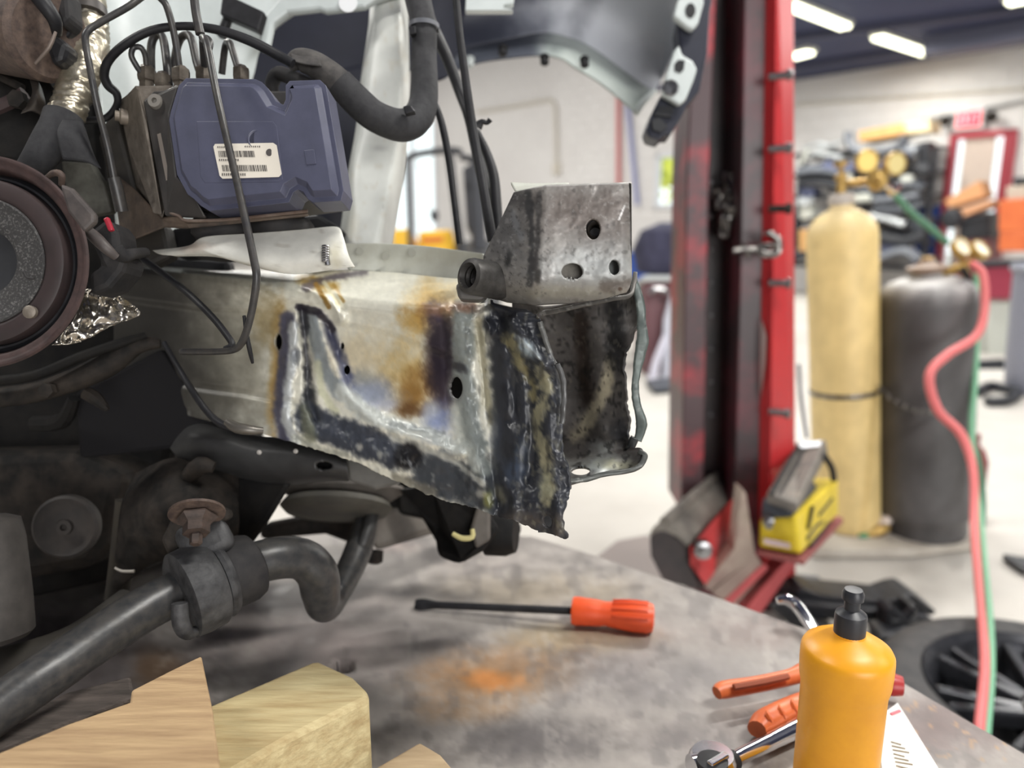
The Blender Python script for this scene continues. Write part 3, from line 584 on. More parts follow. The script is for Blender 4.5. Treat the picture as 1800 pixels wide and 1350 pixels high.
for x, y, c in ((1523, 284, (236, 204, 104)), (1571, 288, (214, 198, 138))):
    q = Vp(x, y, b.y-.06)
    gg = M('gauge', lathe([(.0, 0), (.034, 0), (.036, .006), (.036, .022), (.031, .024), (.031, .018), (.0, .018)], q+Y*.01, -Y+X*(.2 if x > 1550 else -.05), 24), MT['brass'], ox)
    M('gauge_dial', lathe([(0, 0), (.0305, 0), (.0305, .001), (0, .001)], q+Y*.01+(-Y+X*(.2 if x > 1550 else -.05)).normalized()*.0185, -Y+X*(.2 if x > 1550 else -.05), 24), mt('dial_%d' % x, c, .4), ox)
    M('gauge_stem', tube([q, Vp(1540, 314, b.y-.045)], .008, 8, 1), MT['brass'], ox)
M('adjusting_knob', lathe([(.01, 0), (.012, .03), (.016, .032), (.016, .05)], Vp(1552, 322, b.y-.06), X-Y*.6-Z*.5, 12), MT['chrome'], ox)
M('hose_nut', lathe([(.012, 0), (.012, .03), (.008, .034)], Vp(1562, 326, b.y-.05), X*.6-Z, 8), MT['brass'], ox)
M('strap', lathe([(R*1.01, 0), (R*1.03, .004), (R*1.03, .012), (R*1.01, .016), (R*1.01, 0)], b+ax*H*.43, ax, 40), mch, ox)
# acetylene
b2 = W(1624, 931, .036); H2 = (Vp(1630, 480, b2.y)-b2).length; R2 = 76.5*b2.y/F*1.03
ac = T('acetylene_cylinder', 'squat charcoal gas cylinder with dusty top on the cart', 'gas cylinder', b2)
AX2 = (Vp(1630, 480, b2.y)-b2).normalized()
prof = [(.86, 0), (.9, .004), (.9, .06), (.97, .08), (1, .09)]+[(1, .09+.8*k/40) for k in range(1, 41)]+[(.985, .92), (.93, .948), (.8, .968), (.6, .98), (.35, .988), (.3, 1)]
g = lathe([(r*R2, h*H2) for r, h in prof], b2, AX2, 64, ref=X); vs = np.array([tuple(v) for v in g[0]])
uu = np.arctan2(vs[:, 1]-b2.y, vs[:, 0]-b2.x)*220; vv = (vs[:, 2]-b2.z)*520
pn = Paint(uu, vv, (78, 76, 77)); pn.mott(.22, 70)
pn.mix(sst(H2*520*.885, H2*520*.965, vv+pn.n*20)*.85, (186, 184, 182)); pn.blob(-240, 150, 60, 110, (120, 118, 118), .5, .9); pn.blob(-300, 300, 70, 40, (104, 100, 100), .5, .9)
M('tank', g, vm('charcoal_paint', .5, 0, .05, 60, .12, 16), ac, cols=pn.c)
M('valve_collar', lathe([(.3*R2, 0), (.42*R2, .01), (.42*R2, .02), (.2*R2, .03), (.1*R2, .05)], b2+AX2*H2, AX2, 20), mt('collar_brown', (140, 118, 102), .5), ac)
M('valve', lathe([(.012, 0), (.012, .02), (.018, .022), (.018, .032)], b2+AX2*(H2+.02), AX2, 10), MT['brass'], ac)
M('regulator_arm', tube([b2+AX2*(H2+.035), Vp(1660, 478, b2.y-.03), Vp(1690, 470, b2.y-.05), Vp(1700, 490, b2.y-.05)], .013, 10, 4), MT['brass'], ac)
for x, y in ((1683, 440), (1716, 444)):
    q = Vp(x, y, b2.y-.05); axg = Vector((.25, -.75, .5)).normalized() if x < 1700 else Vector((.3, -.7, .62)).normalized()
    M('gauge', lathe([(0, 0), (.03, 0), (.033, .006), (.033, .022), (.028, .024), (.028, .018), (0, .018)], q, axg, 22), MT['brass'], ac)
    M('gauge_dial', lathe([(0, 0), (.0275, 0), (.0275, .001), (0, .001)], q+axg*.0185, axg, 22), mt('dial_w%d' % x, (238, 230, 204), .4), ac)
    M('gauge_stem', tube([q, Vp(1696, 470, b2.y-.05)], .008, 8, 1), MT['brass'], ac)
M('carry_handle', tube([Vp(x, y, b2.y+.02) for x, y in [(1625, 486), (1612, 462), (1640, 452), (1655, 470)]], .006, 8, 4), MT['grime'], ac)
M('side_hose', tube([Vp(x, y, b2.y-.06) for x, y in [(1690, 470), (1706, 500), (1708, 560), (1702, 600)]], .01, 8, 4), MT['black'], ac)
stc = T('strap_chain', 'thin sagging chain across the charcoal cylinder', 'chain', Vp(1620, 710, b2.y-R2))
for i in range(22):
    f = i/21; x = 1546+f*150; y = 682+42*(1-(2*f-1.15)**2/1.3); u2 = max(-1, min(1, (x-1624)/80))
    c = Vp(x, y, b2.y-math.sqrt(max(0, 1-u2*u2))*R2*1.04-.006)
    M('link', link(c, X-Z*(.5-.6*f), (Z if i % 2 else Y), .006, .006, .0025), mch, stc)
sf = T('shut_off_fitting', 'green and brass hose fitting lying on the cart plate', 'fitting', Vp(1530, 940, 2.33))
M('green_knob', lathe([(.0, 0), (.02, .004), (.02, .03), (.012, .034)], Vp(1506, 944, 2.33), X+Z*.2, 12), mt('green_knob', (46, 132, 86), .5), sf)
M('brass_body', tube([Vp(1518, 941, 2.33), Vp(1545, 933, 2.33), Vp(1562, 926, 2.33)], [.014, .02, .012], 10, 4), MT['brass'], sf)
M('clear_bowl', lathe([(.012, 0), (.016, .01), (.016, .04), (.01, .05)], Vp(1544, 924, 2.35), X*.7+Z*.5, 12), mt('bowl', (214, 200, 190), .2), sf)
# hoses
mhr = mt('red_hose', (214, 112, 112), .5); mhg = mt('green_hose', (120, 176, 142), .5); mhd = mt('dark_green_hose', (70, 118, 92), .5)
HR = [(1706, 462, 2.22), (1727, 482, 2.2), (1731, 540, 2.18), (1716, 590, 2.16), (1665, 624, 2.14), (1634, 660, 2.12), (1648, 720, 2.1), (1690, 765, 2.07), (1711, 830, 2.02), (1713, 930, 1.92), (1722, 1050, 1.62), (1731, 1160, 1.34), (1722, 1280, 1.16), (1716, 1390, 1.1)]
M('gas_hose', tpx(HR, [6, 7, 7, 7.5, 8, 8, 8, 8, 7, 7, 7, 8, 9, 9], 10, 8), mhr, tag=('pink red gas hose curling down past the charcoal cylinder', 'hose'))
HG = [(1716, 480, 2.3), (1716, 580, 2.3), (1714, 660, 2.3), (1708, 740, 2.26), (1712, 820, 2.18), (1722, 900, 2.02), (1732, 1000, 1.78), (1740, 1090, 1.52), (1742, 1180, 1.32), (1733, 1290, 1.16), (1728, 1390, 1.1)]
M('gas_hose', tpx(HG, [5, 5, 5.5, 5.5, 5, 5, 5, 6, 7, 8, 8], 10, 8), mhg, tag=('pale green gas hose hanging beside the pink red hose', 'hose'))
M('gas_hose', tpx([(1560, 326, 2.45), (1600, 372, 2.45), (1640, 405, 2.45), (1666, 428, 2.45)], 6, 10, 6), mhd, tag=('dark green hose slanting from upper gauges to lower gauges', 'hose'))
M('gas_hose', tpx([(1715, 790, 2.3), (1724, 840, 2.28), (1727, 900, 2.26), (1722, 946, 2.2)], 6, 10, 6), mhd, tag=('short dark green hose loop low behind the pink hose', 'hose'))
M('fire_extinguisher', lathe([(.03, 0), (.05, .01), (.05, .2), (.035, .24), (.015, .26), (.015, .3)], W(1698, 900, .02), Z, 18), mt('dark_red_bottle', (126, 62, 64), .4), tag=('dark red bottle half hidden behind the charcoal cylinder', 'bottle'))
# black plastic car part on the floor
mpl = mt('dull_black_plastic', (34, 35, 39), .4, c2=(52, 53, 58), scale=12)
cs = T('radiator_support', 'long black plastic front carrier lying on floor by tire', 'car part', W(1500, 1110, 0))
for nm, pl, y0, th in [('top_beam', [(1400, 1044), (1412, 1034), (1440, 1046), (1560, 1058), (1588, 1048), (1606, 1046), (1648, 1076), (1640, 1084), (1600, 1074), (1560, 1076), (1420, 1066)], 1.72, .1),
    ('lower_beam', [(1356, 1072), (1380, 1056), (1420, 1062), (1600, 1080), (1640, 1088), (1644, 1100), (1560, 1098), (1420, 1088), (1380, 1092)], 1.69, .08),
    ('side_arm', [(1352, 1062), (1372, 1058), (1440, 1104), (1480, 1118), (1470, 1128), (1400, 1112)], 1.64, .08),
    ('post', [(1560, 1074), (1572, 1066), (1576, 1124), (1558, 1130)], 1.62, .06), ('post', [(1600, 1064), (1614, 1066), (1612, 1118), (1598, 1120)], 1.64, .06),
    ('foot', [(1548, 1120), (1618, 1112), (1612, 1136), (1556, 1150)], 1.58, .08)]:
    M(nm, prism([Vp(x, y, y0) for x, y in pl], Y*th), mpl, cs, smooth=False, bevel=.006)
for a, b_ in (((1566, 1070), (1608, 1112)), ((1606, 1070), (1568, 1114)), ((1564, 1090), (1608, 1090))): M('brace', tube([Vp(*a, 1.63), Vp(*b_, 1.63)], .012, 6, 1), mpl, cs)
M('lamp_bracket', prism([W(x, y, .06) for x, y in [(1392, 1014), (1402, 1006), (1440, 1010), (1448, 1022), (1436, 1036), (1408, 1034)]], -Z*.05), mt('bracket_grey', (96, 98, 104), .5), tag=('small grey plastic bracket on floor behind black carrier', 'car part'), smooth=False, bevel=.01)
M('plastic_shard', prism([W(x, y, .03) for x, y in [(1762, 972), (1800, 978), (1850, 986), (1800, 1000)]], -Z*.025), mpl, tag=('black plastic shard on floor at the right edge', 'scrap'), smooth=False, bevel=.005)
# tyre and wheel lying on its side
wc = W(1858, 1236, .2); wc.z = 0
ty = T('loose_tire', 'black alloy wheel with tire lying on the floor at right', 'wheel', wc)
mty = mt('tyre_rubber', (58, 58, 60), .75, c2=(76, 74, 74), scale=30, bump=.15)
RT_ = .30
M('tire', lathe([(.215, .02), (.25, .005), (.285, .012), (.302, .035), (.305, .06), (.305, .165), (.302, .19), (.285, .212), (.25, .222), (.222, .216), (.212, .2), (.215, .02)], wc, Z, 72), mty, ty)
for h in (.07, .11, .15): M('tread_groove', lathe([(.306, h-.005), (.3065, h), (.306, h+.005), (.30, h), (.306, h-.005)], wc, Z, 72), MT['black'], ty)
malloy = mt('black_alloy', (52, 53, 57), .25, .3, c2=(68, 69, 74), scale=20)
M('rim', lathe([(.208, .206), (.218, .217), (.214, .2), (.2, .18), (.19, .1), (.186, .03), (.18, .03), (.185, .1), (.198, .196), (.208, .206)], wc, Z, 72), malloy, ty)
M('hub', lathe([(.0, .19), (.05, .19), (.06, .18), (.06, .13), (.0, .13)], wc, Z, 28), malloy, ty)
M('rim_shade_disc', lathe([(0, .03), (.19, .03), (.19, .035), (0, .035)], wc, Z, 32), mt('rim_shade_dark', (22, 22, 24), .6), ty)  # dark disc added to stand in for shade inside the wheel
for k in range(7):
    for s in (-1, 1):
        a = 2*math.pi*k/7+.35+s*.14; a2 = 2*math.pi*k/7+.35+s*.12
        p0 = wc+Vector((math.cos(a2)*.05, math.sin(a2)*.05, .186)); p1 = wc+Vector((math.cos(a)*.2, math.sin(a)*.2, .204)); dv = (p1-p0); sd = Z.cross(dv).normalized()*.009
        M('spoke', prism([p0-sd*1.4, p0+sd*1.4, p1+sd, p1-sd], -Z*.035), malloy, ty, smooth=False, bevel=.004)
for k in range(5):
    a = 2*math.pi*k/5+.35; M('lug_hole', lathe([(.006, .0), (.009, .0), (.009, .003), (.006, .003), (.006, 0)], wc+Vector((math.cos(a)*.042, math.sin(a)*.042, .19)), Z, 12), MT['steel'], ty)
M('floor_plate', prism([W(x, y, .012) for x, y in [(1050, 978), (1085, 950), (1140, 940), (1180, 1030), (1228, 1060), (1100, 1010)]], -Z*.01), mt('grey_plate', (132, 122, 118), .6), tag=('flat grey steel plate on floor beyond the bench corner', 'plate'), smooth=False)

# ================================================================ STEEL BENCH AND WHAT LIES ON IT
ek = [(-500, 930), (300, 930), (935, 943), (1050, 978), (1228, 1039), (1414, 1105), (1592, 1203), (1800, 1325), (2000, 1440)]
exs = np.concatenate([np.linspace(-500, 700, 120), np.linspace(706, 2000, 200)[0:]])
eys = np.interp(exs, [e[0] for e in ek], [e[1] for e in ek])
tv = np.linspace(0, 1, 120)**1.2
PX = np.repeat(exs[None], 120, 0); PY = eys[None]+(1500-eys[None])*tv[:, None]
rz = -(PY-675)/F*CP-SP
G = np.dstack([PX, PY, (DECK-CAM.z)/rz])
pn = Paint(PX, PY, (152, 146, 141)); pn.n = fbm(PX, PY*1.6, 90)-.5
pn.blob(560, 1120, 240, 90, (148, 136, 134), .7, .9); pn.blob(860, 1190, 150, 60, (158, 120, 84), .8, .9, -8); pn.blob(866, 1197, 55, 22, (196, 126, 64), .8, .8)
pn.blob(820, 1250, 110, 30, (160, 128, 96), .6, .9); pn.blob(960, 1040, 220, 40, (152, 140, 122), .7, .9); pn.blob(1010, 1120, 140, 30, (160, 140, 104), .5, .9)
pn.blob(940, 1300, 160, 50, (92, 88, 88), .8, .8); pn.blob(1180, 1200, 200, 60, (120, 116, 116), .7, .9); pn.blob(1250, 1300, 160, 50, (98, 92, 92), .6, .9)
pn.blob(1650, 1280, 200, 70, (108, 94, 92), .8, .9); pn.blob(1330, 1110, 120, 40, (126, 112, 108), .7, .9)
pn.blob(700, 1090, 160, 30, (156, 150, 146), .6, .9); pn.blob(850, 990, 140, 26, (164, 156, 150), .7, .9); pn.blob(700, 960, 60, 18, (168, 150, 144), .6, .9)
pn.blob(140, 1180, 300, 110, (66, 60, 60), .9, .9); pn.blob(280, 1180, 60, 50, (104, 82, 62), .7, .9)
pn.speck((172, 166, 160), .3, 26, .60, (900, 1150, 700, 220)); pn.speck((94, 90, 90), .3, 36, .60); pn.speck((176, 140, 104), .6, 14, .66, (1700, 1260, 160, 90))
pn.mott(.06, 20)
dk = M('steel_bench', gridmesh(G, [(604, 1172, 20, 13)]), vm('scuffed_steel', .5, .12, .12, 60, .14, 35, .4, .12), tag=('big scuffed grey steel bench deck with rust stains', 'bench'), cols=pn.c, solid=.05)
M('screw_hole_collar', lathe([(.0125, 0), (.013, -.03), (.0155, -.03), (.0155, -.001), (.0125, 0)], W(604, 1172, DECK-.002), Z, 20), MT['darkiron'], dk)
for i, (x, y) in enumerate([(960, 960), (1500, 1180), (300, 1000)]):
    q = W(x, y, DECK-.05); 
    M('bench_leg', bx((q.x-.06 if i != 2 else q.x, q.y-.08, (DECK-.055)/2), .08, .08, DECK-.055), MT['darkiron'], dk, smooth=False)
# screwdriver
zb_ = DECK+.017
a, b_, c = W(730, 1062, DECK+.006), W(1004, 1073, zb_), W(1150, 1087, zb_-.001)
sd = T('screwdriver', 'orange handled flat screwdriver with dark blade on the bench', 'screwdriver', W(1000, 1090, DECK))
M('shaft', tube([a+(b_-a)*.1, b_+(c-b_)*.1], .0045, 10, 1), MT['black'], sd)
M('blade_tip', tube([a, a+(b_-a)*.05, a+(b_-a)*.14], [.006, .007, .0045], 8, 3, .45), MT['black'], sd)
Lh = (c-b_).length
M('handle', lathe([(r, h*Lh) for r, h in [(.008, 0), (.0145, .015), (.0155, .06), (.0142, .3), (.0128, .42), (.0152, .6), (.0165, .75), (.0165, .92), (.0145, .985), (.008, 1)]], b_, c-b_, 24), mt('orange_grip', (240, 92, 44), .38, c2=(228, 84, 42), scale=40), sd)
for k in range(5):
    an = .4+k*.5; off = (Z*math.sin(an)+(c-b_).normalized().cross(Z)*math.cos(an))*.0158
    M('grip_ridge', tube([b_+(c-b_)*.5+off*.93, b_+(c-b_)*.7+off*1.03, b_+(c-b_)*.92+off*1.02], .0016, 6, 3), mt('grip_dark', (214, 76, 38), .4), sd)
M('end_clip', tube([W(1120, 1100, DECK+.006), W(1146, 1104, DECK+.006)], .005, 8, 1), MT['black'], sd)
# yellow bottle
q = P(1489, 1150, .535); wy = q.y
def zat(py):
    r = ray(1489, py); return CAM.z+r.z*(wy/r.y)
bb = Vector((q.x, q.y, DECK)); zsh = zat(1142)-DECK; Rb = 77*.535/F
bo = T('squeeze_bottle', 'yellow squeeze bottle with black push cap on the bench', 'bottle', bb)
mby = mt('bottle_yellow', (238, 166, 32), .38, c2=(226, 152, 30), scale=35, lo=.3, hi=.75)
gz = zsh-.024
M('body', lathe([(Rb*.8, 0), (Rb*.9, .003), (Rb*.92, .01), (Rb*.925, gz*.5), (Rb*.93, gz-.006), (Rb*.96, gz-.002), (Rb*.985, gz+.002), (Rb*1.0, gz+.012), (Rb*1.0, zsh-.004), (Rb*.99, zsh-.0005), (Rb*.94, zsh+.0025), (Rb*.7, zsh+.0075), (Rb*.42, zsh+.0115), (Rb*.35, zsh+.0125), (Rb*.33, zsh+.015)], bb, Z, 56), mby, bo)
ct = zsh+.0122
M('cap', lathe([(Rb*.34, ct), (Rb*.345, ct+.014), (Rb*.33, ct+.0165), (Rb*.25, ct+.0185), (Rb*.17, ct+.02), (Rb*.17, ct+.0265), (Rb*.23, ct+.0275), (Rb*.235, ct+.032), (Rb*.19, ct+.035), (0, ct+.0355)], bb, Z, 32), mt('cap_black', (42, 43, 48), .4), bo)
# orange pliers behind the bottle
pl = T('slip_pliers', 'orange handled pliers lying open behind the yellow bottle', 'pliers', W(1400, 1230, DECK))
mor = mt('orange_dip', (224, 118, 66), .42, c2=(206, 100, 54), scale=60)
hz = DECK+.016
M('handle', tube([W(x, y, hz) for x, y in [(1260, 1218), (1275, 1212), (1330, 1203), (1390, 1190), (1420, 1180), (1450, 1186)]], [.006, .008, .0075, .0075, .009, .008], 12, 5, .8), mor, pl)
M('groove', tube([W(x, y, hz+.0066) for x, y in [(1290, 1208), (1340, 1199), (1385, 1189)]], .003, 6, 4), mt('groove_dark', (150, 74, 44), .6), pl)
M('handle', tube([W(x, y, hz) for x, y in [(1330, 1282), (1345, 1268), (1375, 1252), (1410, 1238), (1450, 1222), (1480, 1206)]], [.009, .0125, .0125, .0125, .010, .008], 12, 5, .8), mor, pl)
for f in (1350, 1372, 1394, 1414):
    M('finger_rib', tube([W(f-4, 1262-(f-1350)*.46-14, hz+.004), W(f, 1262-(f-1350)*.46-4, hz+.0105), W(f+6, 1262-(f-1350)*.46+10, hz+.004)], .0025, 6, 3), mor, pl)
M('jaw', tube([W(x, y, hz) for x, y in [(1448, 1196), (1490, 1200), (1540, 1200)]], [.011, .016, .012], 12, 4, .6), MT['steel'], pl)
M('pliers_pivot', lathe([(.008, 0), (.008, .004), (.005, .006)], W(1470, 1200, hz+.008), Z, 14), MT['steel'], pl)
M('red_grip', tube([W(1545, 1200, hz), W(1566, 1203, hz), W(1586, 1206, hz)], [.009, .0105, .0085], 14, 4), mt('red_dip', (172, 46, 46), .4), tag=('red tool grip end poking out right of yellow bottle', 'tool'))
# ratchet
rt = T('ratchet', 'chrome ratchet wrench lying in front left of the bottle', 'ratchet', W(1300, 1330, DECK))
rz_ = DECK+.014
M('handle', tube([W(x, y, rz_) for x, y in [(1285, 1338), (1310, 1325), (1345, 1308), (1380, 1290), (1430, 1266), (1500, 1232)]], [.006, .0062, .0068, .0075, .0085, .0085], 16, 4), MT['chrome'], rt)
M('head', lathe([(.0, -.008), (.016, -.008), (.0185, -.005), (.0185, .005), (.016, .009), (.0, .009)], W(1252, 1342, rz_), Z, 28), MT['chrome'], rt)
M('drive_plate', lathe([(0, 0), (.012, 0), (.012, .003), (.004, .004), (0, .004)], W(1252, 1342, rz_+.009), Z, 24), MT['black'], rt)
M('reverse_lever', bx(W(1262, 1336, rz_+.013), .02, .006, .004, .6), MT['chrome'], rt, smooth=False, bevel=.001)
M('black_ring', tube([W(1282, 1340, rz_), W(1292, 1335, rz_)], .0075, 16, 1), MT['black'], rt)
M('extension_bar', tube([W(1216, 1352, rz_), W(1240, 1347, rz_)], .011, 16, 1), MT['chrome'], rt)
# bent bar
bz = DECK+.012
M('pry_bar', tube([W(1366, 1056, bz+.012), W(1384, 1054, bz+.014), W(1402, 1066, bz+.01), W(1420, 1092, bz+.004), W(1440, 1122, bz), W(1480, 1180, bz-.004), W(1500, 1215, bz-.004)], [.004, .006, .0066, .0066, .0066, .0066, .006], 14, 6), MT['chrome'], tag=('bent chrome bar reaching past bench edge behind yellow bottle', 'bar'))
# white box
wb = T('parts_box', 'white printed carton lying right of the yellow bottle', 'box', W(1590, 1330, DECK))
tp = [(1540, 1262), (1578, 1234), (1668, 1378), (1560, 1440)]
M('carton', prism([W(x, y, DECK+.02) for x, y in tp], -Z*.0195), mt('carton_white', (228, 226, 222), .6), wb, smooth=False, bevel=.0008)
for i in range(9):
    y = 1304+i*7; a = W(1566+i*1.5, y, DECK+.0203); b_ = W(1584+i*2+(i % 3)*5, y+5, DECK+.0203)
    M('print_dash', tube([a, b_], .0006, 4, 1), mt('print_ink%d' % i, (150, 140, 120), .7), wb)
M('pink_mark', tube([W(1566, 1256, DECK+.0203), W(1582, 1250, DECK+.0203)], .0015, 4, 1), mt('print_pink', (222, 120, 130), .7), wb)
# wooden blocks
def wood(n, c, c2, rot, st): return mt(n, c, .75, c2=c2, scale=14, bump=.25, bscale=22, stretch=st, rot=(0, 0, rot), lo=.3, hi=.7)
u = W(354, 1150, .75)-W(0, 1321, .75); ra = math.atan2(u.y, u.x); 
M('wood_block', prism([W(x, y, .755) for x, y in [(354, 1152), (374, 1248), (396, 1420), (-260, 1640), (-300, 1460), (0, 1322), (120, 1272), (228, 1234), (231, 1213), (300, 1178)]], -Z*.13), wood('wood_tan', (200, 170, 130), (160, 130, 98), -ra, (1, 9, 9)), tag=('tan timber block with split edge under the sway bar', 'wood block'), smooth=False, bevel=.0015)
u = W(555, 1158, .72)-W(380, 1232, .72); rb = math.atan2(u.y, u.x)
M('wood_block', prism([W(x, y, .712) for x, y in [(556, 1159), (622, 1189), (646, 1213), (650, 1225), (502, 1300), (300, 1420), (200, 1420), (200, 1310), (330, 1255)]], -Z*.09), wood('wood_yellow', (206, 192, 148), (168, 146, 104), -rb, (1, 8, 8)), tag=('yellowish square timber post end in the middle bottom', 'wood block'), smooth=False, bevel=.004)
M('wood_block', prism([W(x, y, .665) for x, y in [(655, 1352), (738, 1304), (775, 1326), (830, 1390), (700, 1450)]], -Z*.044), wood('wood_pale', (182, 160, 128), (156, 134, 104), -rb, (1, 8, 8)), tag=('small pale timber offcut at the bottom frame edge', 'wood block'), smooth=False, bevel=.002)
M('bark_strip', prism([W(x, y, .742) for x, y in [(-60, 1335), (0, 1275), (120, 1215), (230, 1188), (236, 1225), (120, 1268), (0, 1318)]], -Z*.06), mt('bark', (72, 66, 62), .85, c2=(108, 98, 92), scale=20, bump=.5, stretch=(1, 6, 6), rot=(0, 0, -ra)), tag=('dark splintered wood strip behind the tan timber block', 'wood block'), smooth=False, bevel=.002)
# ================================================================ FRONT RAIL OF THE CAR
KX = [200, 345, 430, 515, 600, 690, 760, 830, 900, 990]
KY = [[455, 462, 474, 520, 580, 640, 690], [470, 478, 490, 540, 610, 680, 735], [475, 485, 500, 545, 620, 692, 754], [478, 500, 520, 550, 640, 708, 778], [474, 510, 535, 565, 660, 735, 803],
      [478, 520, 545, 582, 680, 760, 842], [486, 525, 555, 612, 720, 800, 873], [492, 530, 560, 625, 740, 820, 893], [528, 542, 572, 640, 760, 850, 915], [545, 556, 600, 680, 800, 880, 950]]
KD = [.68, .64, .62, .60, .58, .56, .54, .525, .507, .49]
NU, NV = 400, 26
ug = np.linspace(200, 990, NU)
rows = []
for r in range(7):
    a = np.interp(ug, KX, [k[r] for k in KY]); ker = np.ones(25)/25; ap = np.pad(a, 12, mode='edge'); rows.append(np.convolve(ap, ker, 'valid'))
doff = np.array([.085, .014, 0, .007, .009, .006, .010])
dbase = np.interp(ug, KX, KD)
ctrl = np.dstack([np.repeat(ug[None], 7, 0), np.array(rows), dbase[None]+doff[:, None]*np.where(ug > 850, np.clip(1-(ug-850)/60, .12, 1), 1)[None]])
G = catm(ctrl, NV)
GX, GY = G[..., 0].copy(), G[..., 1].copy()
edge_y = [534, 556, 595, 630, 640, 677, 739, 790, 820, 854, 885, 909, 946, 960]; edge_x = [905, 948, 954, 971, 978, 991, 990, 988, 998, 1003, 998, 990, 995, 994]
tt = np.clip((GX-820)/170, 0, 1); tt = tt*tt*(3-2*tt)
GX += tt*(np.interp(GY, edge_y, edge_x)-990)+tt*(fbm(GX*0, GY, 9, 3)-.5)*7
bt = np.linspace(0, 1, G.shape[0])[:, None]**14
GY += bt*(fbm(GX, GX*0, 10, 3)-.5)*7*np.clip((GX-480)/60, 0, 1)
D = G[..., 2]
def ridge(pts, w, h):
    global D
    q = dseg(GX, GY, pts)/w+(fbm(GX, GY, 14, 3)-.5)*.9; D = D-h*np.exp(-np.maximum(q, 0)**2)
cA = np.interp(GX, [200, 345, 515, 560, 600, 690, 760, 840], [520, 540, 548, 556, 566, 584, 612, 640])
D = D+.006*sst(-5, 12, GY-cA)*(1-sst(790, 840, GX))*(1-.7*np.exp(-((GX-540)/30)**2))
cB = np.interp(GX, [200, 345, 430, 515], [640, 680, 691, 708]); D = D+.004*np.exp(-((GY-cB)/7)**2)*(1-sst(500, 530, GX))
ridge([(516, 560), (512, 600), (508, 650), (500, 720), (516, 780)], 12, .007)
ridge([(556, 560), (576, 615), (606, 690), (660, 742), (740, 772), (800, 792)], 14, .007)
ridge([(540, 545), (575, 570), (600, 640), (625, 690)], 8, -.003)
ridge([(531, 545), (541, 620), (543, 700), (556, 738)], 8, -.009)
ridge([(530, 500), (560, 515), (585, 530), (600, 560)], 10, .007)
ridge([(555, 492), (580, 512), (598, 540)], 7, -.006)
ridge([(545, 762), (640, 790), (700, 812)], 24, .006)
ridge([(808, 548), (812, 640), (818, 740), (846, 840)], 22, .009)
ridge([(838, 556), (850, 660), (862, 760), (868, 880)], 10, -.006)
ridge([(780, 560), (786, 640), (790, 720)], 8, -.003)
ridge([(902, 570), (925, 605), (955, 640)], 15, .008)
ridge([(880, 560), (900, 640), (905, 740)], 10, -.005)
ridge([(955, 650), (968, 700), (965, 780), (978, 860), (985, 930)], 16, .007)
ridge([(930, 660), (938, 760), (930, 850)], 10, -.005)
ridge([(888, 850), (905, 880), (900, 915)], 10, .004)
ridge([(872, 858), (878, 890), (874, 908)], 5, -.004)
ridge([(838, 560), (850, 550), (858, 580)], 9, .008)
D = D+np.exp(-(((GX-715)/26)**2+((GY-803)/26)**2)**2)*.002
burn = np.clip((GX-800)/60, 0, 1)
D = D-(np.abs(fbm(GX, GY*.6, 60, 3)-.5)*.012+(fbm(GX+50, GY*.8, 22, 2)-.5)*.0012)*burn
low = np.clip((GY-np.interp(GX, [500, 600, 690, 860], [700, 740, 770, 830]))/30, 0, 1)
D = D-(fbm(GX, GY, 16, 3)-.5)*.003*np.maximum(low, np.exp(-dseg(GX, GY, [(512, 560), (505, 700), (560, 745), (700, 770)])/24))
G = np.dstack([GX, GY, D])
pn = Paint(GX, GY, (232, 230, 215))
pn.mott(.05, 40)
pn.blob(400, 620, 130, 170, (176, 171, 152), .75, .9); pn.blob(380, 500, 130, 40, (140, 136, 122), .6, .9); pn.mix((1-sst(280, 500, GX+pn.n*50-(GY-600)*.2))*.95, (44, 42, 39))  # shade over the left end is painted into the rail colour
# heat tints
pn.blob(486, 660, 16, 170, (172, 132, 62), .8, .9, 3, .5); pn.blob(470, 560, 40, 60, (150, 124, 70), .5, .9)
pn.stroke([(505, 560), (498, 650), (492, 720), (500, 770)], 16, (84, 84, 104), .95, .6, .5)
pn.blob(570, 480, 60, 30, (190, 178, 140), .6, .9); pn.stroke([(530, 490), (590, 505)], 16, (186, 150, 74), .85, .9); pn.stroke([(536, 505), (575, 490), (640, 478)], 10, (92, 84, 92), .8, .8, .9)
pn.stroke([(556, 500), (578, 540)], 6, (150, 112, 46), .9, .7); pn.stroke([(570, 496), (596, 535)], 6, (226, 218, 186), .9, .7); pn.stroke([(586, 500), (604, 530)], 5, (176, 140, 70), .8, .7)
pn.blob(760, 540, 60, 60, (206, 164, 84), .9, .9, 10, .6); pn.blob(730, 560, 30, 26, (190, 146, 66), .6, .9)
pn.blob(640, 630, 90, 60, (224, 208, 172), .7, .9); pn.blob(715, 660, 60, 70, (222, 192, 126), .85, .9); pn.blob(725, 690, 40, 50, (150, 110, 54), .9, .8)
pn.blob(764, 660, 24, 70, (120, 82, 44), .8, .8)
pn.blob(778, 620, 36, 104, (44, 36, 46), 1, .6, 2, .4); pn.blob(762, 550, 22, 28, (58, 48, 66), .8, .8); pn.blob(780, 700, 22, 50, (54, 44, 52), .9, .8)
pn.blob(770, 545, 60, 14, (150, 110, 80), .6, .8)
pn.blob(655, 690, 60, 34, (150, 160, 184), .85, .9, 15); pn.blob(640, 660, 26, 18, (160, 160, 150), .6, .9); pn.blob(720, 722, 34, 18, (104, 72, 40), .9, .7)
pn.blob(770, 740, 40, 44, (140, 154, 196), .85, .9); pn.blob(760, 720, 20, 20, (196, 200, 206), .6, .9); pn.blob(680, 712, 26, 14, (196, 198, 214), .6, .9)
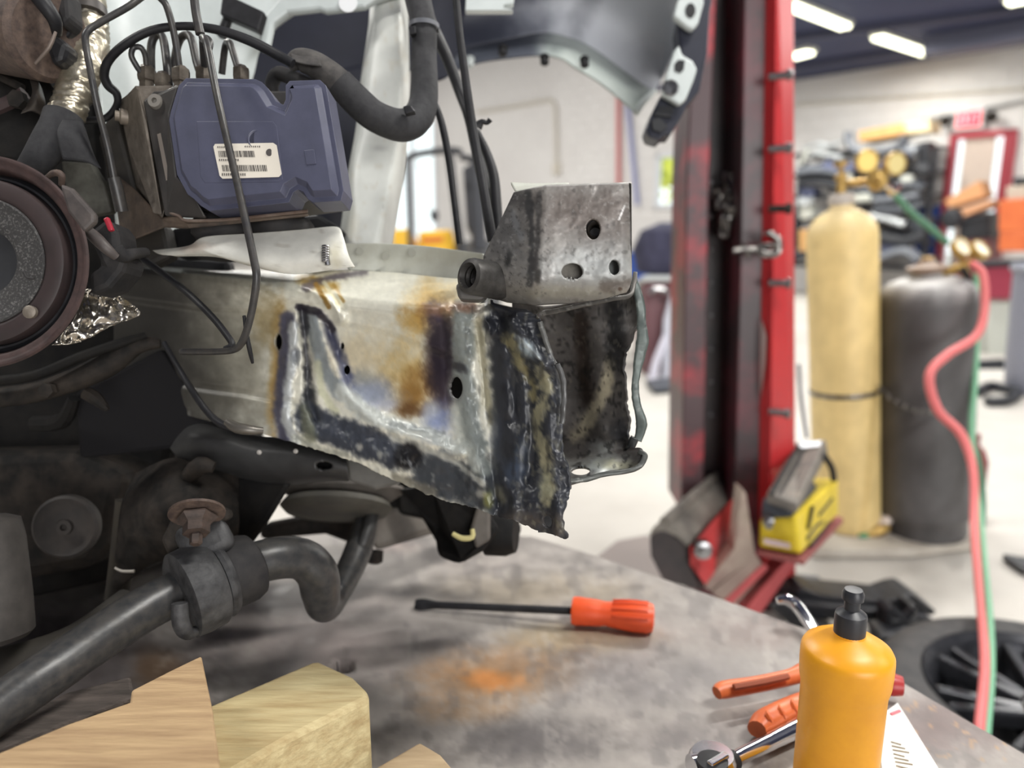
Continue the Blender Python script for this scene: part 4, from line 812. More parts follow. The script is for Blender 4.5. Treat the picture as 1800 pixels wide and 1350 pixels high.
pn.blob(586, 600, 14, 60, (66, 68, 88), .95, .7, -22, .5); pn.blob(606, 655, 14, 34, (88, 94, 124), .9, .8, -20)
pn.stroke([(545, 560), (556, 600), (570, 650), (596, 690)], 16, (150, 158, 162), .95, .5); pn.stroke([(558, 640), (566, 690), (590, 725)], 10, (206, 206, 176), .8, .7)
pn.stroke([(516, 575), (512, 640), (505, 690), (502, 740), (520, 775)], 11, (198, 202, 202), .95, .6); pn.blob(520, 625, 12, 22, (104, 108, 114), .8, .7)
pn.stroke([(600, 690), (640, 725), (690, 745), (760, 765), (806, 790)], 17, (206, 211, 206), .95, .6, .9); pn.stroke([(690, 745), (780, 762)], 8, (150, 156, 156), .7, .7, 1.2)
pn.stroke([(531, 545), (538, 610), (542, 700)], 9, (52, 52, 58), .85, .8, 1.3); pn.stroke([(525, 540), (560, 548), (585, 580)], 8, (50, 46, 54), .95, .6)
pn.blob(545, 700, 16, 34, (60, 62, 66), .9, .7)
pn.stroke([(540, 735), (600, 762), (660, 785), (690, 800)], 30, (58, 62, 72), .97, .35, .5); pn.stroke([(535, 720), (545, 770)], 14, (120, 122, 96), .6, .9, 1.2)
pn.stroke([(520, 770), (560, 790), (610, 800)], 8, (170, 172, 160), .7, .8, 1.2)
pn.stroke([(760, 830), (870, 868), (900, 900)], 44, (62, 66, 72), .97, .4, .5); pn.stroke([(695, 840), (760, 865)], 12, (120, 116, 104), .7, .8)
pn.stroke([(690, 770), (730, 780), (800, 812), (850, 850)], 8, (204, 206, 198), .8, .8, 1.3)
pn.blob(632, 786, 7, 8, (190, 188, 180), .8, .7); pn.blob(668, 800, 6, 12, (180, 180, 170), .7, .8); pn.blob(848, 868, 12, 8, (170, 170, 164), .7, .8)
pn.blob(716, 803, 30, 27, (26, 26, 30), 1, .35, 0, .4)
# torn end
pn.stroke([(814, 545), (814, 650), (822, 740), (846, 820)], 24, (132, 138, 135), .97, .5, .6); pn.stroke([(800, 720), (812, 780), (838, 820)], 15, (206, 212, 206), .7, .8)
pn.blob(806, 645, 26, 9, (50, 50, 54), .9, .8, 20, 1.4); pn.blob(815, 540, 34, 12, (140, 104, 84), .8, .9)
pn.c = pn.c*(1-sst(846, 862, GX+pn.n*30-(GY-550)*.055)[..., None])+np.array([44, 46, 52.])*sst(846, 862, GX+pn.n*30-(GY-550)*.055)[..., None]
pn.stroke([(840, 560), (850, 650), (862, 740)], 9, (112, 104, 76), .5, .8, 1.4)
pn.blob(926, 612, 27, 17, (150, 162, 168), 1, .7, 38, .4); pn.stroke([(905, 590), (948, 628)], 6, (176, 184, 186), .7, .8)
pn.stroke([(896, 596), (915, 640), (938, 680), (935, 700)], 13, (148, 138, 96), .75, .8, 1.8); pn.stroke([(948, 650), (962, 690), (940, 740), (956, 800), (966, 850), (960, 880)], 14, (166, 160, 128), .8, .8, 1.8)
pn.blob(960, 850, 18, 40, (176, 176, 150), .7, .9, 0, 1.2); pn.stroke([(980, 640), (989, 700), (986, 740)], 6, (170, 172, 172), .8, .7)
pn.blob(905, 830, 26, 26, (66, 80, 102), .7, .9); pn.blob(915, 790, 16, 24, (70, 82, 98), .6, .9); pn.blob(872, 770, 12, 60, (60, 66, 80), .7, .9)
pn.blob(930, 915, 60, 26, (78, 72, 68), .8, .9); pn.blob(980, 930, 14, 26, (84, 78, 74), .9, .8)
pn.stroke([(876, 862), (884, 880)], 10, (120, 118, 104), .7, .8); pn.blob(858, 880, 10, 20, (140, 140, 70), .6, .9)
bz_ = np.clip((GX-800)/50, 0, 1)
m = sst(.58, .70, fbm(GX, GY*.7, 7, 3))*bz_*sst(880, 930, GX); pn.mix(m*.35, (150, 146, 124)); m = sst(.58, .72, fbm(GX+200, GY*.35, 12, 3))*bz_; pn.mix(m*.4, (28, 28, 31))
m = sst(.62, .74, fbm(GX+77, GY, 14, 3))*low*(1-bz_); pn.mix(m*.35, (176, 178, 172))
pn.mott(.05, 6)
for x, y, rx, ry in ((801, 682, 17, 25), (489, 601, 9, 18)): pn.blob(x, y, rx, ry, (120, 122, 120), .9, .5, 0, .2)
rail = T('front_frame_rail', 'heat tinted white car frame rail with torn charred open end', 'car frame', P(700, 860, .57))
mrail = vm('heat_tinted_rail', .4, .12, .1, 300, .05, 120, .5, .08)
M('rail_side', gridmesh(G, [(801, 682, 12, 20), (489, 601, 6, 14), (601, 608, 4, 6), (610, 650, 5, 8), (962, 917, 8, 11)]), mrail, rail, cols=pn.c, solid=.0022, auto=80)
mburn = vm('charred_steel', .42, .3, .15, 300, .1, 200, .5, .12)
# far wall of the box section seen through the open end
cg = [[(900, 520, .60), (960, 540, .595), (1040, 520, .575), (1090, 500, .56), (1117, 488, .552)],
      [(900, 600, .62), (960, 605, .615), (1040, 590, .59), (1082, 585, .57), (1122, 560, .556)],
      [(900, 680, .63), (960, 680, .625), (1030, 670, .60), (1080, 650, .575), (1096, 640, .565)],
      [(900, 740, .62), (960, 745, .615), (1030, 740, .60), (1080, 735, .575), (1104, 735, .563)],
      [(900, 790, .60), (960, 800, .60), (1030, 795, .585), (1085, 790, .568), (1108, 782, .56)],
      [(940, 838, .545), (990, 830, .545), (1040, 815, .545), (1090, 806, .545), (1128, 788, .54)],
      [(960, 862, .525), (1004, 848, .525), (1045, 838, .53), (1095, 828, .535), (1135, 806, .535)]]
G2 = patch(cg, 16, 26)
x2, y2 = G2[..., 0].copy(), G2[..., 1].copy()
rx = np.interp(y2, [488, 540, 585, 620, 680, 720, 740, 780, 800], [1118, 1124, 1105, 1093, 1091, 1098, 1110, 1106, 1135]); 
tt = np.linspace(0, 1, x2.shape[1])[None]**6
x2 += tt*(fbm(x2*0, y2, 10, 3)-.5)*12
d2 = G2[..., 2]+(fbm(x2, y2, 60, 2)-.5)*.012; d2 = d2-np.exp(-((x2-1052)/16)**2)*.006*sst(540, 600, y2)*(1-sst(740, 790, y2))
G2 = np.dstack([x2, y2, d2]); p2 = Paint(x2, y2, (92, 88, 86)); p2.mott(.25, 50)
p2.blob(970, 640, 44, 130, (112, 108, 106), .8, .9); p2.stroke([(1020, 560), (1030, 700)], 20, (44, 36, 32), .9, .8); p2.stroke([(1075, 640), (1062, 690), (1040, 730), (1010, 770)], 16, (190, 180, 154), .85, .9, 1.2)
p2.stroke([(1080, 540), (1085, 640)], 24, (28, 28, 30), .8, .9); p2.blob(1060, 785, 26, 16, (180, 184, 182), .8, .8); p2.blob(1050, 822, 90, 26, (160, 166, 164), .9, .9); p2.blob(1085, 818, 40, 12, (150, 146, 116), .6, .9)
p2.blob(1090, 760, 24, 30, (44, 44, 48), .9, .8); p2.speck((24, 24, 24), .5, 9, .62); p2.speck((140, 134, 120), .25, 8, .66); 
M('rail_far_wall', gridmesh(G2, [(1020, 827, 17, 8)]), mburn, rail, cols=p2.c, solid=.0022, auto=80)
# torn outer strip, top lip, curled bottom lip
def strip(pts, wpx, d0, d1, th, base, nm, n=14):
    q = catm(np.array(pts, float), n); t = np.gradient(q, axis=0); nn = np.stack([-t[:, 1], t[:, 0]], 1); nn /= np.linalg.norm(nn, axis=1)[:, None]+1e-9
    w = np.interp(np.linspace(0, 1, len(q)), np.linspace(0, 1, len(wpx)), wpx)[:, None]
    ks = np.linspace(-1, 1, 5); gx = np.stack([q[:, 0]+nn[:, 0]*w[:, 0]*k for k in ks], 1); gy = np.stack([q[:, 1]+nn[:, 1]*w[:, 0]*k for k in ks], 1)
    gx += (fbm(gx, gy, 14, 2)-.5)*3; dd = np.linspace(d0, d1, len(q))[:, None]+np.abs(ks)[None]**2*.0003+(fbm(gx, gy, 40, 2)-.5)*.004
    pq = Paint(gx, gy, base); pq.mott(.12, 12); pq.speck((170, 170, 164), .3, 8, .66)
    return M(nm, gridmesh(np.dstack([gx, gy, dd])), mburn, rail, cols=pq.c, solid=th, auto=80)
strip([(1112, 488), (1122, 520), (1128, 570), (1128, 605), (1119, 650), (1116, 690), (1122, 720), (1128, 745), (1121, 775)], [5, 7, 8, 11, 7, 6, 7, 10, 6], .548, .556, .0013, (88, 96, 93), 'torn_strip')
strip([(1116, 768), (1108, 784), (1103, 790)], [7, 6, 4], .556, .56, .003, (48, 50, 50), 'torn_strip')
strip([(944, 560), (952, 552), (985, 545), (1030, 535), (1075, 526), (1106, 520), (1114, 500), (1116, 482)], [2.5, 3.5, 2.5, 2.2, 2.2, 2.5, 3, 3], .488, .545, .002, (74, 71, 67), 'top_lip')
strip([(1000, 846), (1030, 842), (1060, 834), (1100, 828), (1124, 818), (1132, 802), (1124, 794)], [2.5, 3, 2.5, 2.5, 3, 4, 3], .522, .533, .002, (78, 80, 77), 'bottom_lip')
strip([(950, 566), (956, 590), (968, 625), (976, 640)], [1.5, 1.8, 1.8, 1.5], .487, .487, .002, (90, 90, 88), 'torn_edge')
strip([(980, 640), (990, 672), (991, 720), (987, 745)], [1.5, 2.2, 2, 1.5], .485, .485, .002, (84, 84, 84), 'torn_edge')
bk = [[(200, 470, .80), (345, 490, .74), (600, 500, .68), (800, 520, .63), (900, 540, .60)], [(200, 600, .80), (345, 620, .74), (600, 660, .68), (800, 690, .63), (900, 700, .60)], [(200, 690, .80), (345, 720, .72), (600, 780, .66), (800, 860, .60), (900, 880, .57)]]
M('rail_back_wall', gridmesh(patch(bk, 6, 6)), MT['darkiron'], rail, solid=.002)
M('gap_shade_slab', slab([(944, 898), (986, 898), (986, 936), (946, 936)], .515, .01), MT['black'], rail, smooth=False)  # black slabs stand in for shade in the hole and the torn gap
M('gap_shade_slab', slab([(822, 545), (850, 530), (868, 532), (866, 552), (836, 560)], .53, .03), MT['black'], rail, smooth=False)
# rail top flange and ABS bracket sheet
mflg = mt('cream_paint', (206, 208, 198), .45, c2=(188, 188, 176), scale=40, bump=.05)
fl = [[(600, 428, .665), (680, 428, .65), (760, 434, .635), (850, 446, .62)], [(605, 450, .665), (690, 455, .65), (770, 462, .635), (855, 474, .62)], [(612, 474, .66), (700, 480, .645), (780, 490, .63), (860, 502, .612)]]
M('top_flange', gridmesh(patch(fl, 8, 10)), mflg, rail, solid=.002)
for x, y in ((632, 442), (678, 450), (724, 444)): M('spot_weld', lathe([(.0, -.002), (.003, -.0015), (.0035, 0)], P(x, y, .652-(x-640)*.0002), -FW, 12), mt('weld_dot_%d' % x, (150, 150, 140), .5), rail)
fbk = np.array([[(268, 440, .60), (330, 432, .57), (360, 416, .56), (440, 410, .555), (520, 404, .555), (585, 398, .555), (600, 404, .558)],
       [(280, 446, .59), (340, 438, .56), (375, 440, .55), (440, 434, .545), (520, 428, .545), (595, 420, .548), (606, 424, .552)],
       [(300, 449, .58), (360, 446, .555), (410, 457, .545), (460, 462, .54), (530, 456, .54), (604, 448, .543), (612, 448, .55)],
       [(310, 451, .58), (380, 452, .555), (440, 468, .55), (500, 481, .545), (545, 480, .545), (612, 470, .547), (624, 469, .552)]], float)
gg = patch(fbk, 12, 10); pf = Paint(gg[..., 0], gg[..., 1], (216, 215, 206)); pf.mott(.06, 30); pf.blob(345, 434, 40, 12, (168, 150, 136), .6, .9); pf.blob(590, 450, 14, 26, (186, 178, 150), .6, .9); pf.speck((150, 142, 130), .3, 12, .7); pf.blob(575, 452, 3, 20, (90, 88, 84), .7, .8, 0, 1.5)
M('mount_sheet', gridmesh(gg), vm('dirty_white', .45, 0, .06, 200, .06, 120), rail, cols=pf.c, solid=.002, auto=80)
for k in range(7): M('stud_thread', lathe([(.0024, 0), (.003, .001), (.0024, .002)], P(572, 436+k*4.2, .539), UP, 10), MT['steel'], rail)
M('stud', tube([P(572, 434, .539), P(576, 466, .539)], .002, 8, 1), MT['steel'], rail)
# ---- steel bracket on the rail end
nu, nv = 136, 112
u_, v_ = np.meshgrid(np.linspace(0, 1, nu), np.linspace(0, 1, nv))
top_ = np.interp(u_, [0, .12, .25, 1], [338, 331, 325, 320]); bot_ = np.interp(u_, [0, .1, .3, .6, .85, 1], [522, 532, 537, 534, 527, 514])
by = top_+(bot_-top_)*v_
xl = np.interp(by, [320, 338, 450, 475, 515, 540], [910, 903, 850, 848, 852, 878]); xr = np.interp(by, [320, 490, 505, 520, 530], [1110, 1111, 1107, 1098, 1086])
bxx = xl+(xr-xl)*u_
fold = 950-(by-330)*.06
bd = .476+np.maximum(0, fold-bxx)*.00042+np.maximum(0, 12-np.abs(bxx-fold))**2*.00001+np.clip((by-478)/58, 0, 1)**2.2*.022+np.clip((bxx-1090)/22, 0, 1)**2*.004
bd += (fbm(bxx, by, 40)-.5)*.002-np.exp(-((bxx-890)/16)**2-((by-452)/24)**2)*.003
pb = Paint(bxx, by, (142, 139, 135)); pb.mott(.12, 50)
pb.blob(1030, 370, 140, 60, (104, 96, 91), .9, .9); pb.blob(1040, 470, 120, 46, (164, 167, 166), .8, .9); pb.blob(1000, 515, 120, 16, (158, 154, 140), .7, .9)
pb.blob(890, 400, 60, 90, (88, 87, 87), .85, .9); pb.blob(905, 350, 40, 20, (70, 68, 68), .8, .9); pb.stroke([(928, 340), (936, 420), (932, 500)], 8, (56, 56, 57), .8, .8, 1.2); pb.stroke([(948, 340), (944, 440), (938, 470)], 7, (60, 58, 58), .85, .8, 1)  # turned-away left facet and its fold carry painted shade
pb.stroke([(900, 370), (915, 420)], 10, (134, 138, 142), .5, .9, 1.4); pb.blob(893, 454, 7, 16, (40, 40, 40), .8, .8, 10, 1.2); pb.blob(945, 485, 7, 16, (70, 68, 66), .9, .6); pb.stroke([(860, 470), (858, 515), (880, 530)], 10, (70, 68, 66), .7, .9, 1.2)
pb.blob(1044, 335, 8, 14, (220, 216, 212), .8, .9, 0, 1.3); pb.stroke([(1098, 362), (1088, 386)], 2.2, (226, 224, 222), .9, .6, .8); pb.stroke([(1060, 506), (1105, 495)], 12, (84, 74, 68), .6, .9, 1.5); pb.blob(1090, 508, 5, 4, (88, 70, 60), .9, .5)
pb.speck((72, 70, 68), .35, 12, .68); pb.speck((180, 180, 178), .3, 7, .7); pb.speck((60, 58, 57), .5, 4, .68, (900, 440, 70, 110)); pb.mott(.05, 5)
pb.stroke([(905, 333), (960, 326), (1110, 321)], 3, (196, 194, 190), .7, .6, .8); pb.stroke([(1109, 325), (1110, 430)], 3, (60, 58, 58), .8, .6, .6)
br = T('steel_bracket', 'bare grey steel bumper bracket with drilled holes welded on rail end', 'bracket', P(985, 535, .49))
mstl = vm('bare_steel', .42, .3, .06, 300, .08, 160, .5, .08)
H = [(1043, 403, 13, 18), (1006, 478, 19, 15), (1080, 470, 9.5, 13.5)]
M('bracket_plate', gridmesh(np.dstack([bxx, by, bd]), H), mstl, br, cols=pb.c, solid=.004, auto=60)
M('weld_nut', lathe([(13*.48/F, 0), (15*.48/F, .001), (15*.48/F, .012), (9.5*.48/F, .012), (10.5*.48/F, .009), (9.5*.48/F, .0075), (10.5*.48/F, .006), (9.5*.48/F, .0045), (10.5*.48/F, .003), (11.5*.48/F, .001), (13*.48/F, 0)], P(1046, 403, .4795), FW+RX*.12, 28), MT['grime'], br)
M('inner_plate', slab([(985, 455), (1030, 455), (1030, 500), (985, 500)], .486, .003), mt('inner_steel', (120, 116, 108), .5, .3, c2=(90, 86, 80), scale=120), br, smooth=False)
M('hole_back', slab([(1066, 452), (1096, 452), (1096, 488), (1066, 488)], .489, .003), mt('inner_steel_b', (96, 100, 98), .4, .4), br, smooth=False)
M('nut_back', slab([(1028, 382), (1062, 382), (1062, 424), (1028, 424)], .494, .002), MT['black'], br, smooth=False)
M('side_flange', loft([P(x, y, d) for x, y, d in [(1109, 322, .478), (1111, 488, .48), (1109, 488, .53), (1106, 322, .53)]], [P(x-2, y, d) for x, y, d in [(1107, 322, .478), (1109, 488, .48), (1107, 488, .53), (1104, 322, .53)]]), MT['grime'], br, smooth=False)
M('white_tab', gridmesh(patch([[(898, 320, .55), (940, 322, .54), (1000, 321, .53)], [(906, 336, .52), (945, 330, .51), (1000, 326, .50)]], 5, 8)), mflg, br, solid=.002)
# threaded boss
ba = (-FW*.70-RX*.71+UP*.05).normalized(); bc = P(822, 484, .492); rb = 32*.492/F
tn = M('threaded_boss', lathe([(rb*.72, .0), (rb*.95, -.001), (rb*1.02, -.004), (rb*1.05, -.03), (rb*.6, -.03)]+[(rb*(.62 if i % 2 else .70), -.028+i*.0022) for i in range(12)]+[(rb*.72, 0)], bc, ba, 36), mt('boss_steel', (86, 84, 82), .45, .5, c2=(62, 60, 58), scale=110, bump=.2), br)
M('boss_core', lathe([(rb*.62, 0), (rb*.62, .001), (0, .001)], bc-ba*.03, ba, 24), MT['black'], br)
M('boss_web', slab([(800, 500), (850, 470), (856, 520), (846, 528), (806, 526)], .505, .02), mt('web_steel', (96, 94, 92), .5, .4), br, smooth=False, bevel=.004)
# ================================================================ ENGINE BAY
# ABS module
ab = T('brake_control_module', 'navy plastic brake control module with barcode label and metal lines', 'car part', P(430, 400, .56))
cv = [(327, 137), (449, 139), (460, 144), (471, 155), (485, 178), (498, 184), (502, 175), (502, 150), (509, 142), (562, 140), (573, 150), (590, 250), (604, 335), (599, 353), (551, 356), (541, 350), (533, 337), (524, 333), (516, 338), (508, 356), (368, 371), (353, 362), (340, 349), (330, 342), (311, 307), (297, 211), (300, 196), (314, 150)]
def dcv(x, y): return .535-(x-300)*.00006
bm = bmesh.new(); fr = [bm.verts.new(P(x, y, dcv(x, y))) for x, y in cv]; f0 = bm.faces.new(fr)
bk = [bm.verts.new(P(x, y, dcv(x, y))+FW*.03) for x, y in cv]
for i in range(len(cv)): bm.faces.new((fr[i], bk[i], bk[(i+1) % len(cv)], fr[(i+1) % len(cv)]))
bm.faces.new(bk[::-1]); bmesh.ops.recalc_face_normals(bm, faces=bm.faces); bm.faces.ensure_lookup_table()
bmesh.ops.inset_region(bm, faces=[f0], thickness=.0035, depth=0, use_even_offset=True)
r = bmesh.ops.inset_region(bm, faces=[f0], thickness=.0035, depth=.0045, use_even_offset=True)
bm.verts.index_update()
geo = ([v.co.copy() for v in bm.verts], [tuple(v.index for v in f.verts) for f in bm.faces]); bm.free()
mnv = mt('navy_plastic', (78, 80, 100), .45, c2=(71, 73, 91), scale=60, bump=.03, bscale=900)
cov = M('control_cover', geo, mnv, ab, bevel=.0015, seg=3, auto=25)
fz = lambda x, y: dcv(x, y)-.0047
M('raised_panel', slab([(345, 213), (480, 213), (487, 222), (497, 315), (490, 320), (360, 322), (352, 310)], lambda x, y: fz(x, y)-.0003, .001), mnv, cov, smooth=False, bevel=.0004)
M('rim_mark', lathe([(.0055, 0), (.0062, .0005), (.007, 0)], P(452, 245, fz(452, 245)), -FW, 20), mnv, cov)
M('small_pad', slab([(534, 264), (552, 262), (556, 288), (538, 290)], lambda x, y: fz(x, y)-.0005, .001), mnv, cov, smooth=False, bevel=.0004)
M('label_sticker', slab([(378, 253), (480, 251), (486, 255), (495, 306), (490, 311), (391, 314), (386, 309), (375, 258)], lambda x, y: fz(x, y)-.0010, .0005), mt('label_cream', (226, 219, 206), .5), ab, smooth=False)
ink = mt('label_ink', (74, 70, 68), .6)
def bars(x0, x1, y0, h, dx, seed):
    rr = random.Random(seed); g = []; x = x0
    while x < x1:
        w = rr.choice([.8, 1.2, 2.0]); sl = (y0-256)*.17
        g.append(slab([(x+sl, y0), (x+w+sl, y0), (x+w+sl+h*.17, y0+h), (x+sl+h*.17, y0+h)], lambda a, b: fz(a, b)-.0012, .0002)); x += w+rr.choice([.8, 1.2, 1.8])
    return J(*g)
M('barcode', bars(382, 444, 265, 11, .2, 1), ink, ab, smooth=False); M('barcode', bars(384, 462, 290, 11, .2, 2), ink, ab, smooth=False)
def txt(x0, x1, y, h, seed):
    rr = random.Random(seed); g = []; x = x0
    while x < x1:
        for k in range(2): g.append(slab([(x+k*1.1, y+rr.uniform(0, h*.3)), (x+k*1.1+.7, y), (x+k*1.1+.7, y+h), (x+k*1.1, y+h-rr.uniform(0, h*.3))], lambda a, b: fz(a, b)-.0012, .0002))
        x += 3.6
    return J(*g)
for a in ((382, 410, 257, 3, 1), (430, 456, 256, 3, 2), (385, 420, 279, 4, 3), (390, 430, 304, 5, 4)): M('print_line', txt(*a), ink, ab, smooth=False)
M('print_emblem', J(lathe([(.0021, 0), (.0026, .0001), (.0021, .0002)], P(474, 268, fz(474, 268)-.001), -FW, 20), lathe([(0, 0), (.001, .0001), (0, .0002)], P(474, 268, fz(474, 268)-.001), -FW, 10)), ink, ab, smooth=False)
malu = mt('dirty_aluminium', (136, 128, 118), .5, .35, c2=(96, 88, 80), scale=90, bump=.15)
mdp_ = mt('dark_module_plastic', (60, 57, 55), .5, c2=(48, 46, 45), scale=60)
M('hydraulic_block', loft([P(x, y, d) for x, y, d in [(208, 178, .60), (243, 152, .555), (300, 150, .555), (300, 330, .555), (285, 385, .555), (240, 330, .60)]], [P(x, y, d) for x, y, d in [(215, 178, .66), (250, 152, .63), (330, 150, .63), (330, 330, .63), (300, 385, .63), (250, 330, .66)]]), malu, ab, smooth=False, bevel=.002)
M('block_face_plate', loft([P(x, y, d) for x, y, d in [(210, 180, .592), (242, 155, .55), (258, 215, .55), (285, 378, .55), (270, 375, .556), (225, 255, .585)]], [P(x, y, d) for x, y, d in [(210, 180, .60), (242, 155, .556), (258, 215, .556), (285, 378, .556), (270, 375, .562), (225, 255, .591)]]), malu, ab, smooth=False, bevel=.001)
M('side_housing', loft([P(x, y, d) for x, y, d in [(252, 176, .55), (314, 148, .54), (300, 200, .538), (312, 310, .538), (345, 352, .538), (365, 385, .545), (290, 380, .55)]], [P(x, y, d+.04) for x, y, d in [(252, 176, .55), (314, 148, .54), (300, 200, .538), (312, 310, .538), (345, 352, .538), (365, 385, .545), (290, 380, .55)]]), mdp_, ab, smooth=False, bevel=.002)
M('module_body', slab([(318, 160), (560, 158), (590, 330), (585, 345), (368, 374), (326, 360), (300, 300)], .568, .05), mdp_, ab, smooth=False, bevel=.002)
M('side_strip', slab([(276, 236), (286, 232), (302, 312), (292, 318)], .547, .003), mt('side_label', (116, 108, 100), .6), ab, smooth=False)
M('screw_boss', lathe([(.0, -.001), (.002, -.001), (.002, .002), (.0048, .002), (.0055, 0), (.0055, -.01)], P(273, 178, .545), -FW, 18), mt('boss_grey', (120, 116, 110), .5), ab)
M('boss_plate', slab([(252, 178), (270, 160), (296, 158), (280, 198), (268, 204)], .549, .006), mdp_, ab, smooth=False, bevel=.001)
M('block_bolt', lathe([(.006, 0), (.006, .008), (.004, .009), (.004, .012)], P(232, 208, .583), -FW*.5-RX*.8, 14), mt('bolt_tan', (132, 122, 110), .5, .3), ab)
M('lower_tray', loft([P(x, y, d) for x, y, d in [(195, 300, .60), (235, 330, .58), (285, 382, .56), (310, 378, .55), (330, 390, .55), (540, 372, .55), (545, 380, .55), (330, 402, .55), (290, 400, .56), (240, 420, .58), (215, 430, .59)]], [P(x, y, d+.03) for x, y, d in [(195, 300, .60), (235, 330, .58), (285, 382, .56), (310, 378, .55), (330, 390, .55), (540, 372, .55), (545, 380, .55), (330, 402, .55), (290, 400, .56), (240, 420, .58), (215, 430, .59)]]), mt('tray_steel', (60, 52, 47), .6, c2=(98, 84, 72), scale=50, bump=.2), ab, smooth=False, bevel=.002)
M('tray_edge', tpx([(300, 374, .55), (315, 380, .548), (330, 388, .547), (400, 386, .546), (460, 380, .546), (541, 371, .547)], 3, 8, 4), mt('tray_rust_edge', (112, 98, 88), .6, c2=(84, 66, 56), scale=90), ab)
for x in (395, 495): M('rubber_mount', lathe([(.022, 0), (.025, .004), (.025, .012), (.02, .018), (.023, .03)], P(x, 386, .585), -UP, 24), MT['rubber'], ab)
mft = mt('fitting_steel', (112, 104, 94), .45, .5, c2=(84, 76, 68), scale=140)
for x, y, r_, d_ in ((258, 140, 14, .575), (287, 152, 13, .57), (318, 142, 14, .565), (360, 140, 14, .575), (424, 140, 13, .58)):
    k = r_*d_/F
    M('fitting_nut', lathe([(k*.9, -.012), (k*.9, -.002), (k*1.1, -.001), (k*1.15, .001), (k*1.15, .008), (k*.9, .009), (k*.6, .011)], P(x, y, d_), UP, 6), mft, ab, smooth=False)
def line(pts, r, mat='line', **k): return M('brake_pipe', tpx(pts, r, 12, 6), MT[mat], ab, **k)
line([(250, 130, .572), (240, 116, .568), (231, 98, .565), (235, 84, .565), (248, 84, .566), (256, 100, .57), (258, 132, .575)], 5)
line([(318, 140, .565), (308, 70, .56), (296, 20, .555), (285, 0, .555), (262, -12, .555), (225, 12, .545), (172, 42, .535), (152, 58, .53), (151, 80, .53), (160, 130, .53), (172, 190, .535), (190, 260, .545), (200, 310, .55), (208, 350, .555)], [6, 6, 6, 6, 6, 6, 6, 6, 6, 6, 6, 6, 6, 6])
line([(266, 132, .59), (266, 80, .59), (276, 60, .588), (286, 66, .585), (292, 100, .575), (297, 150, .57)], 7)
line([(302, 140, .60), (312, 80, .60), (324, 62, .595), (336, 68, .59), (346, 110, .585), (356, 140, .58)], 7)
line([(340, -20, .54), (344, 20, .54), (352, 60, .54)], [7.5, 7.5, 8])
line([(362, 140, .58), (357, 90, .56), (356, 70, .55)], 6)
line([(356, 66, .535), (364, 80, .515), (384, 180, .502), (412, 300, .50), (430, 380, .50), (446, 455, .50), (451, 490, .50), (444, 540, .505), (434, 580, .51), (424, 604, .515), (410, 615, .52), (380, 618, .53), (320, 618, .56)], [6.5, 6.5, 6.5, 6.5, 7, 7, 7, 6.5, 6.5, 6.5, 6, 6, 6], 'line')
line([(352, 66, .53), (362, 66, .528), (370, 74, .526), (368, 88, .524), (360, 80, .526)], [4, 5, 5, 4, 3], 'line')
line([(424, 140, .58), (412, 100, .585), (404, 76, .59), (396, 82, .60), (390, 130, .61)], 6)
line([(200, 312, .55), (205, 330, .552), (212, 362, .555), (214, 372, .556)], [10, 11, 11, 11])
line([(250, 455, .60), (285, 480, .595), (330, 515, .575), (372, 556, .555), (398, 588, .54), (408, 606, .535), (396, 614, .535)], 6, 'black')
line([(429, 555, .51), (434, 590, .515), (440, 620, .52), (444, 638, .525)], [3, 4, 4, 2.5], 'black')
line([(288, 602, .59), (310, 640, .585), (340, 690, .575), (368, 728, .57), (395, 748, .565), (425, 752, .562)], [5, 5, 6, 6, 7, 7], 'black')
M('pipe_clip', tpx([(400, 742, .56), (416, 752, .556), (440, 756, .556), (462, 757, .56)], [8, 10, 9, 6], 10, 3), mt('clip_metal', (104, 100, 94), .4, .5), ab)
# arching cable over the module
M('arch_cable', tpx([(150, 212, .60), (185, 208, .595), (205, 186, .585), (205, 165, .58), (190, 150, .575), (183, 130, .57), (192, 105, .565), (220, 78, .56), (265, 54, .56), (320, 46, .562), (380, 52, .565), (440, 72, .57), (490, 98, .575), (515, 112, .575)], [6, 6, 6, 7, 8, 8, 7.5, 7.5, 7.5, 7, 8, 9, 9, 8], 12, 6), MT['black'], tag=('thin black cable arching over the navy brake module', 'cable'))
# wiring harness
hs = T('wiring_harness', 'thick taped black wiring harness curving up past white strut', 'wiring harness', P(690, 240, .62))
mtape = mt('cloth_tape', (40, 40, 43), .8, c2=(52, 52, 54), scale=160, bump=.3); mtp2 = mt('dusty_tape', (84, 81, 78), .85, c2=(56, 54, 54), scale=90, bump=.35)
M('taped_bend', tpx([(596, 145, .60), (630, 180, .605), (660, 205, .61), (700, 220, .62), (726, 214, .63), (742, 190, .64), (746, 150, .65), (745, 100, .66), (745, 50, .66), (735, 0, .67), (728, -40, .67)], [26, 27, 27, 28, 28, 26, 24, 22.5, 22.5, 23, 24], 18, 6), mtape, hs)
M('dusty_wrap', tpx([(508, 118, .60), (524, 106, .60), (550, 112, .60), (580, 132, .60), (606, 156, .602)], [10, 19, 22, 24, 26], 18, 6), mtp2, hs)
M('loose_tape_end', gridmesh(patch([[(512, 94, .59), (530, 98, .588), (560, 98, .588)], [(512, 106, .586), (535, 112, .584), (565, 116, .585)]], 5, 6)), mtp2, hs, solid=.001)
M('branch', tpx([(560, 160, .61), (520, 140, .615), (490, 130, .62), (478, 150, .625), (486, 180, .63)], [16, 14, 13, 12, 10], 12, 5), MT['rubber'], hs)
M('zip_tie', lathe([(26*.66/F, -.002), (27.5*.66/F, -.002), (27.5*.66/F, .002), (26*.66/F, .002), (26*.66/F, -.002)], P(745, 48, .66), UP, 24), mt('tie_grey', (96, 98, 104), .4), hs)
